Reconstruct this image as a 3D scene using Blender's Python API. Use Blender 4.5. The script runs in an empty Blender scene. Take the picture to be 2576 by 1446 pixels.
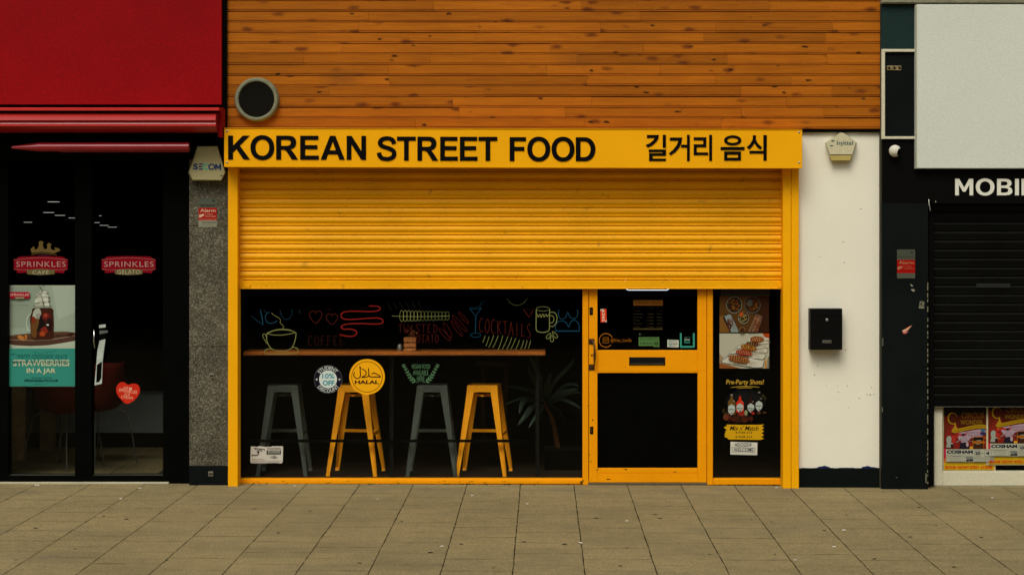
import bpy, math, random
from mathutils import Vector, Matrix
from mathutils.geometry import tessellate_polygon
R = math.radians
random.seed(7)
sc = bpy.context.scene
COL = sc.collection

# ------------------------------------------------------------------ camera, light
D, CH, S0 = 14.4, 1.889, 339.6          # distance to the shop line, eye height, scale of the photo there
VX, VY = 1364.0, 581.7
cam_d = bpy.data.cameras.new('camera'); cam = bpy.data.objects.new('camera', cam_d); COL.objects.link(cam)
cam.location = (0, -D, CH); cam.rotation_euler = (R(90), 0, 0)
cam_d.sensor_width = 36; cam_d.lens = S0*D/2576*36
cam_d.shift_x = -(VX-1288)/2576; cam_d.shift_y = -(723-VY)/2576
cam_d.clip_end = 500
sc.camera = cam

SUN_EL, SUN_AZ = 50, 196                # azimuth measured clockwise from +Y
w = bpy.data.worlds.new('World'); sc.world = w; w.use_nodes = True
nt = w.node_tree; nt.nodes.clear()
sky = nt.nodes.new('ShaderNodeTexSky'); sky.sky_type = 'NISHITA'; sky.sun_disc = False
sky.sun_elevation = R(SUN_EL); sky.sun_rotation = R(SUN_AZ); sky.dust_density = 6; sky.air_density = 1.0; sky.ozone_density = 0.3
hs = nt.nodes.new('ShaderNodeHueSaturation'); hs.inputs['Saturation'].default_value = 0.25
bg = nt.nodes.new('ShaderNodeBackground'); bg.inputs['Strength'].default_value = 0.10
wo = nt.nodes.new('ShaderNodeOutputWorld')
nt.links.new(sky.outputs[0], hs.inputs['Color']); nt.links.new(hs.outputs[0], bg.inputs[0]); nt.links.new(bg.outputs[0], wo.inputs[0])
sd = bpy.data.lights.new('sun', 'SUN'); sd.energy = 1.5; sd.angle = R(28); sd.color = (1, .93, .80)
sun = bpy.data.objects.new('sun', sd); COL.objects.link(sun)
az, el = R(SUN_AZ), R(SUN_EL)
sdir = Vector((math.sin(az)*math.cos(el), math.cos(az)*math.cos(el), math.sin(el)))
sun.rotation_euler = sdir.to_track_quat('Z', 'Y').to_euler(); sun.location = sdir*30
sc.view_settings.view_transform = 'Standard'; sc.view_settings.look = 'None'
sc.view_settings.exposure = -0.10; sc.view_settings.gamma = 1.0

# ------------------------------------------------------------------ materials
KE = 0.88
def lin(c):
    c /= 255.0
    return c/12.92 if c <= .04045 else ((c+.055)/1.055)**2.4
def alb(c, k=KE):
    return tuple(min(.9, lin(x)/k) for x in c)
MATS = {}
def base_mat(name, color, rough=.6, metal=0.0, spec=.3):
    m = bpy.data.materials.new(name); m.use_nodes = True
    b = m.node_tree.nodes['Principled BSDF']
    b.inputs['Base Color'].default_value = (*color, 1); b.inputs['Roughness'].default_value = rough
    b.inputs['Metallic'].default_value = metal; b.inputs['Specular IOR Level'].default_value = spec*(1 if metal else .3)
    m.diffuse_color = (*color, 1)
    return m
def C(r, g, b, rough=.6, spec=.2):
    """plain printed or painted colour, given as it shows in daylight on the shop front"""
    k = (r, g, b, rough, spec)
    if k not in MATS: MATS[k] = base_mat('print colour', alb((r, g, b)), rough, 0, spec)
    return MATS[k]
def rich(name, color, rough=.55, spec=.3, metal=0, n1=(6, .12), n2=(120, .12), bump=.0, bscale=200, dirt=None, grime=None):
    if n2[0] > 150: n2 = (105, min(.3, n2[1]*1.5+.02))
    """noise-varied surface: two noise octaves on colour, bump, optional speckle dirt"""
    if name in MATS: return MATS[name]
    m = base_mat(name, color, rough, metal, spec); t = m.node_tree; N = t.nodes; L = t.links
    b = N['Principled BSDF']
    tc = N.new('ShaderNodeTexCoord'); src = tc.outputs['Object']
    prev = None
    col = N.new('ShaderNodeRGB'); col.outputs[0].default_value = (*color, 1); prev = col.outputs[0]
    for sc_, amt in (n1, n2):
        n = N.new('ShaderNodeTexNoise'); n.inputs['Scale'].default_value = sc_; n.inputs['Detail'].default_value = 4
        L.new(src, n.inputs['Vector'])
        mr = N.new('ShaderNodeMapRange'); mr.inputs[1].default_value = .25; mr.inputs[2].default_value = .75
        mr.inputs[3].default_value = 1-amt; mr.inputs[4].default_value = 1+amt
        L.new(n.outputs['Fac'], mr.inputs[0])
        mx = N.new('ShaderNodeVectorMath'); mx.operation = 'SCALE'
        L.new(prev, mx.inputs[0]); L.new(mr.outputs[0], mx.inputs['Scale']); prev = mx.outputs[0]
    for d in (dirt, grime):
        if not d: continue
        dsc, lo, hi, dcol = d          # noise scale, thresholds, colour
        n = N.new('ShaderNodeTexNoise'); n.inputs['Scale'].default_value = dsc; n.inputs['Detail'].default_value = 6
        L.new(src, n.inputs['Vector'])
        mr = N.new('ShaderNodeMapRange'); mr.inputs[1].default_value = lo; mr.inputs[2].default_value = hi
        L.new(n.outputs['Fac'], mr.inputs[0])
        mx = N.new('ShaderNodeMixRGB'); mx.inputs[2].default_value = (*dcol, 1)
        L.new(mr.outputs[0], mx.inputs[0]); L.new(prev, mx.inputs[1]); prev = mx.outputs[0]
    L.new(prev, b.inputs['Base Color'])
    if bump:
        n = N.new('ShaderNodeTexNoise'); n.inputs['Scale'].default_value = bscale; n.inputs['Detail'].default_value = 3
        L.new(src, n.inputs['Vector'])
        bp = N.new('ShaderNodeBump'); bp.inputs['Strength'].default_value = bump; bp.inputs['Distance'].default_value = .004
        L.new(n.outputs['Fac'], bp.inputs['Height']); L.new(bp.outputs[0], b.inputs['Normal'])
    MATS[name] = m
    return m
def emit(name, color, s):
    if name in MATS: return MATS[name]
    m = base_mat(name, color); b = m.node_tree.nodes['Principled BSDF']
    b.inputs['Emission Color'].default_value = (*color, 1); b.inputs['Emission Strength'].default_value = s
    MATS[name] = m; return m
def glass_mat():
    m = bpy.data.materials.new('shop glass'); m.use_nodes = True; t = m.node_tree; t.nodes.clear()
    tr = t.nodes.new('ShaderNodeBsdfTransparent'); tr.inputs[0].default_value = (.985, .99, .98, 1)
    gl = t.nodes.new('ShaderNodeBsdfGlossy'); gl.inputs['Roughness'].default_value = .015; gl.inputs[0].default_value = (.9, .95, .9, 1)
    fr = t.nodes.new('ShaderNodeFresnel'); fr.inputs[0].default_value = 1.17
    mx = t.nodes.new('ShaderNodeMixShader'); o = t.nodes.new('ShaderNodeOutputMaterial')
    t.links.new(fr.outputs[0], mx.inputs[0]); t.links.new(tr.outputs[0], mx.inputs[1]); t.links.new(gl.outputs[0], mx.inputs[2]); t.links.new(mx.outputs[0], o.inputs[0])
    return m
GLASS = glass_mat()
SPK = (.06, .035, .01)
YEL = rich('yellow sheet metal', alb((227, 160, 6)), .5, .25, n1=(3, .05), n2=(140, .07), dirt=(34, .74, .82, (.30, .12, .01)))
YSH = rich('yellow shutter paint', alb((222, 157, 7)), .42, .4, n1=(2.2, .10), n2=(140, .07), dirt=(15, .66, .84, (.34, .15, .015)), grime=(42, .70, .78, (.30, .12, .01)))
ORA = rich('orange painted timber', alb((221, 142, 3)), .5, .25, n1=(3, .07), n2=(150, .10), bump=.15, bscale=60, dirt=(30, .73, .78, (.10, .045, .01)))
WHT = rich('white render', alb((218, 215, 196)), .85, .1, n1=(1.6, .06), n2=(120, .06), bump=.08, bscale=120, dirt=(22, .73, .80, (.22, .19, .14)), grime=(.9, .58, .95, (.36, .31, .22)))
BLK = rich('black painted metal', (.0017, .0019, .0014), .5, .06, n1=(5, .2), n2=(200, .25))
NAVY = rich('blue black gloss paint', (.0046, .0066, .0060), .5, .14, n1=(3, .25), n2=(220, .3), bump=.05, bscale=30, dirt=(40, .78, .80, (.06, .06, .05)))
TEAL = rich('dark teal panel', alb((26, 44, 42)), .5, .25, n1=(3, .1), n2=(200, .2))
RED = rich('red fascia panel', alb((128, 4, 9)), .55, .25, n1=(2.0, .12), n2=(230, .18))
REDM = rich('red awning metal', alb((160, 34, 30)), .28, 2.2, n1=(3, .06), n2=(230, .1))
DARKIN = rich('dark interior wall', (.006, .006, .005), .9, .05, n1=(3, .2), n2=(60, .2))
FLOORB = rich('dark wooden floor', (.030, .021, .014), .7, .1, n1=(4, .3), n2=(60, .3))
PANEL = rich('blank white sign face', alb((193, 198, 184)), .55, .2, n1=(1.2, .03), n2=(260, .07))
WFR = rich('white frame', alb((190, 186, 160)), .5, .2, n1=(3, .05), n2=(240, .08), dirt=(26, .72, .8, (.25, .22, .15)))
CONC = rich('weathered concrete', alb((120, 118, 98)), .9, .1, n1=(9, .25), n2=(70, .25), bump=.5, bscale=60)
STEEL = base_mat('brushed steel', (.5, .5, .46), .3, 1.0); ZINC = base_mat('zinc screw', (.45, .43, .36), .35, .9)
CHROME = base_mat('chrome tube', (.6, .6, .58), .15, 1.0)
BRASS = rich('aged bronze', (.12, .06, .025), .35, .4, metal=.7, n1=(20, .4), n2=(200, .2))
ALBX = rich('cream plastic', alb((186, 180, 146)), .5, .25, n1=(3, .05), n2=(260, .07))
OSTOOL = rich('orange painted steel', (.90, .36, .01), .4, .3, n1=(5, .05), n2=(240, .1))
GSTOOL = rich('grey painted steel', (.072, .084, .070), .4, .35, n1=(5, .1), n2=(240, .15))
SHELF = rich('varnished shelf wood', (.36, .11, .02), .4, .3, n1=(5, .25), n2=(60, .3))

def wood_mat():
    m = base_mat('varnished cladding boards', (.5, .18, .02), .5, 0, .25); t = m.node_tree; N = t.nodes; L = t.links; b = N['Principled BSDF']
    tc = N.new('ShaderNodeTexCoord'); at = N.new('ShaderNodeAttribute'); at.attribute_name = 'board'
    # shift the grain from board to board
    cmb = N.new('ShaderNodeCombineXYZ'); sc1 = N.new('ShaderNodeMath'); sc1.operation = 'MULTIPLY'; sc1.inputs[1].default_value = 37.0
    L.new(at.outputs['Fac'], sc1.inputs[0]); L.new(sc1.outputs[0], cmb.inputs[0]); L.new(sc1.outputs[0], cmb.inputs[1])
    ad = N.new('ShaderNodeVectorMath'); ad.operation = 'ADD'; L.new(tc.outputs['Object'], ad.inputs[0]); L.new(cmb.outputs[0], ad.inputs[1])
    mp = N.new('ShaderNodeMapping'); mp.inputs['Scale'].default_value = (1.2, 1, 26); L.new(ad.outputs[0], mp.inputs[0])
    n = N.new('ShaderNodeTexNoise'); n.inputs['Scale'].default_value = 3.0; n.inputs['Detail'].default_value = 7; n.inputs['Distortion'].default_value = .8; L.new(mp.outputs[0], n.inputs['Vector'])
    cr = N.new('ShaderNodeValToRGB'); e = cr.color_ramp.elements
    e[0].position = .28; e[0].color = (.31, .088, .005, 1); e[1].position = .72; e[1].color = (.43, .130, .006, 1)
    L.new(n.outputs['Fac'], cr.inputs[0])
    # big soft tone changes
    n2 = N.new('ShaderNodeTexNoise'); n2.inputs['Scale'].default_value = 1.1; n2.inputs['Detail'].default_value = 2; L.new(tc.outputs['Object'], n2.inputs['Vector'])
    mr = N.new('ShaderNodeMapRange'); mr.inputs[1].default_value = .3; mr.inputs[2].default_value = .7; mr.inputs[3].default_value = .88; mr.inputs[4].default_value = 1.12; L.new(n2.outputs['Fac'], mr.inputs[0])
    fr = N.new('ShaderNodeMath'); fr.operation = 'FRACT'; m7 = N.new('ShaderNodeMath'); m7.operation = 'MULTIPLY'; m7.inputs[1].default_value = 7.31
    L.new(at.outputs['Fac'], m7.inputs[0]); L.new(m7.outputs[0], fr.inputs[0])
    mr2 = N.new('ShaderNodeMapRange'); mr2.inputs[3].default_value = .80; mr2.inputs[4].default_value = 1.14; L.new(fr.outputs[0], mr2.inputs[0])
    mu = N.new('ShaderNodeMath'); mu.operation = 'MULTIPLY'; L.new(mr.outputs[0], mu.inputs[0]); L.new(mr2.outputs[0], mu.inputs[1])
    sv = N.new('ShaderNodeVectorMath'); sv.operation = 'SCALE'; L.new(cr.outputs[0], sv.inputs[0]); L.new(mu.outputs[0], sv.inputs['Scale'])
    prev = sv.outputs[0]
    # knots: scattered elongated spots with darker centres; and vertical smudges
    for (sx, sz, lo, hi, colr, amt) in ((4.4, 11.5, .10, .27, (.14, .034, .005), .92), (5.6, 13, .06, .15, (.02, .010, .004), .95), (1.3, 3.4, .05, .30, (.22, .070, .010), .6)):
        mpk = N.new('ShaderNodeMapping'); mpk.inputs['Scale'].default_value = (sx, 0, sz); mpk.inputs['Location'].default_value = (sx, 0, sz*.37); L.new(ad.outputs[0] if sx > 2 else tc.outputs['Object'], mpk.inputs[0])
        dn = N.new('ShaderNodeTexNoise'); dn.inputs['Scale'].default_value = 30; L.new(tc.outputs['Object'], dn.inputs['Vector'])
        dm = N.new('ShaderNodeVectorMath'); dm.operation = 'MULTIPLY_ADD'; dm.inputs[1].default_value = (.22, .0, .22); L.new(dn.outputs['Color'], dm.inputs[0]); L.new(mpk.outputs[0], dm.inputs[2])
        vo = N.new('ShaderNodeTexVoronoi'); vo.inputs['Scale'].default_value = 1.0; vo.inputs['Randomness'].default_value = 1; L.new(dm.outputs[0], vo.inputs['Vector'])
        # only some cells carry a knot
        sp = N.new('ShaderNodeSeparateColor'); L.new(vo.outputs['Color'], sp.inputs[0])
        gt = N.new('ShaderNodeMath'); gt.operation = 'GREATER_THAN'; gt.inputs[1].default_value = .36; L.new(sp.outputs[0], gt.inputs[0])
        kr = N.new('ShaderNodeMapRange'); kr.inputs[1].default_value = lo; kr.inputs[2].default_value = hi; kr.inputs[3].default_value = amt; kr.inputs[4].default_value = 0; L.new(vo.outputs['Distance'], kr.inputs[0])
        km = N.new('ShaderNodeMath'); km.operation = 'MULTIPLY'; L.new(gt.outputs[0], km.inputs[0]); L.new(kr.outputs[0], km.inputs[1])
        mx = N.new('ShaderNodeMixRGB'); mx.inputs[2].default_value = (*colr, 1); L.new(km.outputs[0], mx.inputs[0]); L.new(prev, mx.inputs[1]); prev = mx.outputs[0]
    gn = N.new('ShaderNodeTexNoise'); gn.inputs['Scale'].default_value = 240; L.new(tc.outputs['Object'], gn.inputs['Vector'])
    gr = N.new('ShaderNodeMapRange'); gr.inputs[1].default_value = .3; gr.inputs[2].default_value = .7; gr.inputs[3].default_value = .84; gr.inputs[4].default_value = 1.16; L.new(gn.outputs['Fac'], gr.inputs[0])
    gs = N.new('ShaderNodeVectorMath'); gs.operation = 'SCALE'; L.new(prev, gs.inputs[0]); L.new(gr.outputs[0], gs.inputs['Scale'])
    L.new(gs.outputs[0], b.inputs['Base Color'])
    return m
WOOD = wood_mat()

def paving_mat():
    m = base_mat('concrete paving slabs', (.2, .17, .11), .9, 0, .12); t = m.node_tree; N = t.nodes; L = t.links; b = N['Principled BSDF']
    tc = N.new('ShaderNodeTexCoord')
    sep = N.new('ShaderNodeSeparateXYZ'); L.new(tc.outputs['Object'], sep.inputs[0])
    # slow wobble of the joints
    wn = N.new('ShaderNodeTexNoise'); wn.inputs['Scale'].default_value = 2.3; wn.inputs['Detail'].default_value = 3; L.new(tc.outputs['Object'], wn.inputs['Vector'])
    wv = N.new('ShaderNodeSeparateXYZ'); L.new(wn.outputs['Color'], wv.inputs[0])
    def wob(sock, w, off):
        a = N.new('ShaderNodeMath'); a.operation = 'MULTIPLY_ADD'; a.inputs[1].default_value = .010; L.new(w, a.inputs[0]); L.new(sock, a.inputs[2])
        c = N.new('ShaderNodeMath'); c.operation = 'ADD'; c.inputs[1].default_value = off; L.new(a.outputs[0], c.inputs[0]); return c.outputs[0]
    ux = wob(sep.outputs['X'], wv.outputs[0], .163-.005+40.0); uy = wob(sep.outputs['Y'], wv.outputs[1], .554-.005+40.0)
    cb = N.new('ShaderNodeCombineXYZ'); L.new(uy, cb.inputs[0]); L.new(ux, cb.inputs[1])
    def brick(ms, smooth):
        k = N.new('ShaderNodeTexBrick'); k.offset = .5; k.offset_frequency = 2; k.squash = 1
        k.inputs['Scale'].default_value = 1; k.inputs['Mortar Size'].default_value = ms; k.inputs['Mortar Smooth'].default_value = smooth
        k.inputs['Brick Width'].default_value = .4; k.inputs['Row Height'].default_value = .4; k.inputs['Bias'].default_value = 0
        k.inputs['Color1'].default_value = (0, 0, 0, 1); k.inputs['Color2'].default_value = (1, 1, 1, 1); k.inputs['Mortar'].default_value = (.5, .5, .5, 1)
        L.new(cb.outputs[0], k.inputs['Vector']); return k
    bk = brick(.0042, .15)
    # the joints running away from the shops, separately: they are wider and darker
    fx = N.new('ShaderNodeMath'); fx.operation = 'PINGPONG'; fx.inputs[1].default_value = .2; L.new(ux, fx.inputs[0])
    wj = N.new('ShaderNodeTexNoise'); wj.inputs['Scale'].default_value = 7; wj.inputs['Detail'].default_value = 5; L.new(tc.outputs['Object'], wj.inputs['Vector'])
    wjr = N.new('ShaderNodeMapRange'); wjr.inputs[1].default_value = .3; wjr.inputs[2].default_value = .7; wjr.inputs[3].default_value = .0014; wjr.inputs[4].default_value = .0048; L.new(wj.outputs['Fac'], wjr.inputs[0])
    lj = N.new('ShaderNodeMath'); lj.operation = 'LESS_THAN'; L.new(fx.outputs[0], lj.inputs[0]); L.new(wjr.outputs[0], lj.inputs[1])
    # cross joints fade in and out
    vis = N.new('ShaderNodeTexNoise'); vis.inputs['Scale'].default_value = 2.7; vis.inputs['Detail'].default_value = 4; L.new(tc.outputs['Object'], vis.inputs['Vector'])
    vr = N.new('ShaderNodeMapRange'); vr.inputs[1].default_value = .40; vr.inputs[2].default_value = .62; vr.inputs[3].default_value = .15; vr.inputs[4].default_value = .9; L.new(vis.outputs['Fac'], vr.inputs[0])
    cj = N.new('ShaderNodeMath'); cj.operation = 'MULTIPLY'
    q1 = N.new('ShaderNodeMath'); q1.operation = 'MODULO'; q1.inputs[1].default_value = .8; L.new(ux, q1.inputs[0])
    q2 = N.new('ShaderNodeMath'); q2.operation = 'GREATER_THAN'; q2.inputs[1].default_value = .4; L.new(q1.outputs[0], q2.inputs[0])
    q3 = N.new('ShaderNodeMath'); q3.operation = 'MULTIPLY_ADD'; q3.inputs[1].default_value = .2; L.new(q2.outputs[0], q3.inputs[0]); L.new(uy, q3.inputs[2])
    q4 = N.new('ShaderNodeMath'); q4.operation = 'PINGPONG'; q4.inputs[1].default_value = .2; L.new(q3.outputs[0], q4.inputs[0])
    q5 = N.new('ShaderNodeMath'); q5.operation = 'MULTIPLY'; q5.inputs[1].default_value = 2.0; L.new(wjr.outputs[0], q5.inputs[0])
    q6 = N.new('ShaderNodeMath'); q6.operation = 'LESS_THAN'; L.new(q4.outputs[0], q6.inputs[0]); L.new(q5.outputs[0], q6.inputs[1])
    L.new(q6.outputs[0], cj.inputs[0]); L.new(vr.outputs[0], cj.inputs[1])
    jj = N.new('ShaderNodeMath'); jj.operation = 'MAXIMUM'; L.new(cj.outputs[0], jj.inputs[0]); L.new(lj.outputs[0], jj.inputs[1])
    # slab tone, stains, grain
    prev = None
    cr = N.new('ShaderNodeValToRGB'); cr.color_ramp.elements[0].color = (.224, .180, .088, 1); cr.color_ramp.elements[1].color = (.262, .208, .100, 1)
    L.new(bk.outputs['Color'], cr.inputs[0]); prev = cr.outputs[0]
    for s_, lo, hi, a, bb in ((1.3, .3, .7, .90, 1.10), (9, .3, .7, .93, 1.07), (60, .3, .7, .84, 1.16), (110, .3, .7, .72, 1.28)):
        n = N.new('ShaderNodeTexNoise'); n.inputs['Scale'].default_value = s_; n.inputs['Detail'].default_value = 3; L.new(tc.outputs['Object'], n.inputs['Vector'])
        mr = N.new('ShaderNodeMapRange'); mr.inputs[1].default_value = lo; mr.inputs[2].default_value = hi; mr.inputs[3].default_value = a; mr.inputs[4].default_value = bb; L.new(n.outputs['Fac'], mr.inputs[0])
        sv = N.new('ShaderNodeVectorMath'); sv.operation = 'SCALE'; L.new(prev, sv.inputs[0]); L.new(mr.outputs[0], sv.inputs['Scale']); prev = sv.outputs[0]
    # grey smears
    n = N.new('ShaderNodeTexNoise'); n.inputs['Scale'].default_value = 1.6; n.inputs['Detail'].default_value = 6
    mpn = N.new('ShaderNodeMapping'); mpn.inputs['Location'].default_value = (3, 8, 0); L.new(tc.outputs['Object'], mpn.inputs[0]); L.new(mpn.outputs[0], n.inputs['Vector'])
    mr = N.new('ShaderNodeMapRange'); mr.inputs[1].default_value = .55; mr.inputs[2].default_value = .75; mr.inputs[4].default_value = .55; L.new(n.outputs['Fac'], mr.inputs[0])
    mx = N.new('ShaderNodeMixRGB'); mx.inputs[2].default_value = (.150, .132, .082, 1); L.new(mr.outputs[0], mx.inputs[0]); L.new(prev, mx.inputs[1]); prev = mx.outputs[0]
    mj = N.new('ShaderNodeMixRGB'); mj.inputs[2].default_value = (.030, .024, .012, 1); L.new(jj.outputs[0], mj.inputs[0]); L.new(prev, mj.inputs[1])
    L.new(mj.outputs[0], b.inputs['Base Color'])
    # slab height steps and joints as relief
    h = N.new('ShaderNodeMath'); h.operation = 'MULTIPLY_ADD'; h.inputs[1].default_value = -1.0
    nb = N.new('ShaderNodeTexNoise'); nb.inputs['Scale'].default_value = 140; nb.inputs['Detail'].default_value = 4; L.new(tc.outputs['Object'], nb.inputs['Vector'])
    hn = N.new('ShaderNodeMath'); hn.operation = 'MULTIPLY'; hn.inputs[1].default_value = .35; L.new(nb.outputs['Fac'], hn.inputs[0])
    L.new(jj.outputs[0], h.inputs[0]); L.new(hn.outputs[0], h.inputs[2])
    bp = N.new('ShaderNodeBump'); bp.inputs['Strength'].default_value = .6; bp.inputs['Distance'].default_value = .004; L.new(h.outputs[0], bp.inputs['Height']); L.new(bp.outputs[0], b.inputs['Normal'])
    return m
PAVE = paving_mat()

def granite_mat():
    m = base_mat('speckled granite', (.1, .1, .08), .55, 0, .3); t = m.node_tree; N = t.nodes; L = t.links; b = N['Principled BSDF']
    tc = N.new('ShaderNodeTexCoord'); vo = N.new('ShaderNodeTexVoronoi'); vo.inputs['Scale'].default_value = 150
    n0 = N.new('ShaderNodeTexNoise'); n0.inputs['Scale'].default_value = 70; L.new(tc.outputs['Object'], n0.inputs['Vector'])
    md = N.new('ShaderNodeVectorMath'); md.operation = 'MULTIPLY_ADD'; md.inputs[1].default_value = (.03, .03, .03); L.new(n0.outputs['Color'], md.inputs[0]); L.new(tc.outputs['Object'], md.inputs[2])
    L.new(md.outputs[0], vo.inputs['Vector'])
    sp = N.new('ShaderNodeSeparateColor'); L.new(vo.outputs['Color'], sp.inputs[0])
    cr = N.new('ShaderNodeValToRGB'); e = cr.color_ramp.elements; cr.color_ramp.interpolation = 'CONSTANT'
    e[0].position = 0; e[0].color = (.050, .046, .030, 1); e[1].position = .35; e[1].color = (.080, .074, .048, 1)
    x = e.new(.68); x.color = (.125, .115, .078, 1); x = e.new(.87); x.color = (.22, .205, .15, 1)
    L.new(sp.outputs[0], cr.inputs[0])
    n = N.new('ShaderNodeTexNoise'); n.inputs['Scale'].default_value = 5; n.inputs['Detail'].default_value = 3; L.new(tc.outputs['Object'], n.inputs['Vector'])
    mr = N.new('ShaderNodeMapRange'); mr.inputs[1].default_value = .3; mr.inputs[2].default_value = .7; mr.inputs[3].default_value = .75; mr.inputs[4].default_value = 1.2; L.new(n.outputs['Fac'], mr.inputs[0])
    sv = N.new('ShaderNodeVectorMath'); sv.operation = 'SCALE'; L.new(cr.outputs[0], sv.inputs[0]); L.new(mr.outputs[0], sv.inputs['Scale'])
    L.new(sv.outputs[0], b.inputs['Base Color']); return m
GRAN = granite_mat()

# ------------------------------------------------------------------ geometry helpers
def sca(Y): return S0*D/(D+Y)
def P(x, y, Y): s = sca(Y); return Vector(((x-VX)/s, Y, CH-(y-VY)/s))
def reg(x0, y0, x1, wd):
    k = wd/(x1-x0)
    return lambda zx, zy: ((x0+zx/k)/1.590062, (y0+zy/k)/1.590062)
rA = reg(0, 350, 960, 1780); rB = reg(0, 1100, 960, 1542); rC = reg(900, 1130, 1700, 2571); rD = reg(1500, 1130, 2360, 2576)
rE = reg(900, 1400, 1700, 2066); rF = reg(1550, 1400, 2360, 2092); rG = reg(2300, 1100, 2880, 2097); rH = reg(2800, 1100, 3220, 706)
rI = reg(2300, 1400, 2900, 1496); rJ = reg(3100, 480, 3600, 482); rK = reg(3480, 0, 4096, 1048); rL = reg(3500, 800, 4096, 1326)
rM = reg(3600, 1400, 4096, 1103); rN = reg(700, 480, 1500, 1701); rO = reg(2400, 450, 3300, 2576); rT = reg(0, 1130, 320, 1076)
rU = reg(2860, 1480, 3120, 1044); rV = reg(2860, 1140, 3120, 1044); rW = reg(3220, 500, 3480, 2089); rX = reg(3750, 1600, 4096, 1668)
rY = reg(1960, 1380, 2340, 1057); rZ = reg(0, 1500, 760, 2389); rS = reg(340, 1200, 700, 1446); rI0 = lambda x, y: (x, y)

ORIG = {}
def tag(o, label=None, cat=None, group=None, kind=None):
    if label: o['label'] = label
    if cat: o['category'] = cat
    if group: o['group'] = group
    if kind: o['kind'] = kind
    return o
def thing(name, label, cat, loc, group=None, kind=None):
    o = bpy.data.objects.new(name, None); o.empty_display_size = .1; COL.objects.link(o); o.location = loc
    ORIG[o.name] = Vector(loc); return tag(o, label, cat, group, kind)

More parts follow.
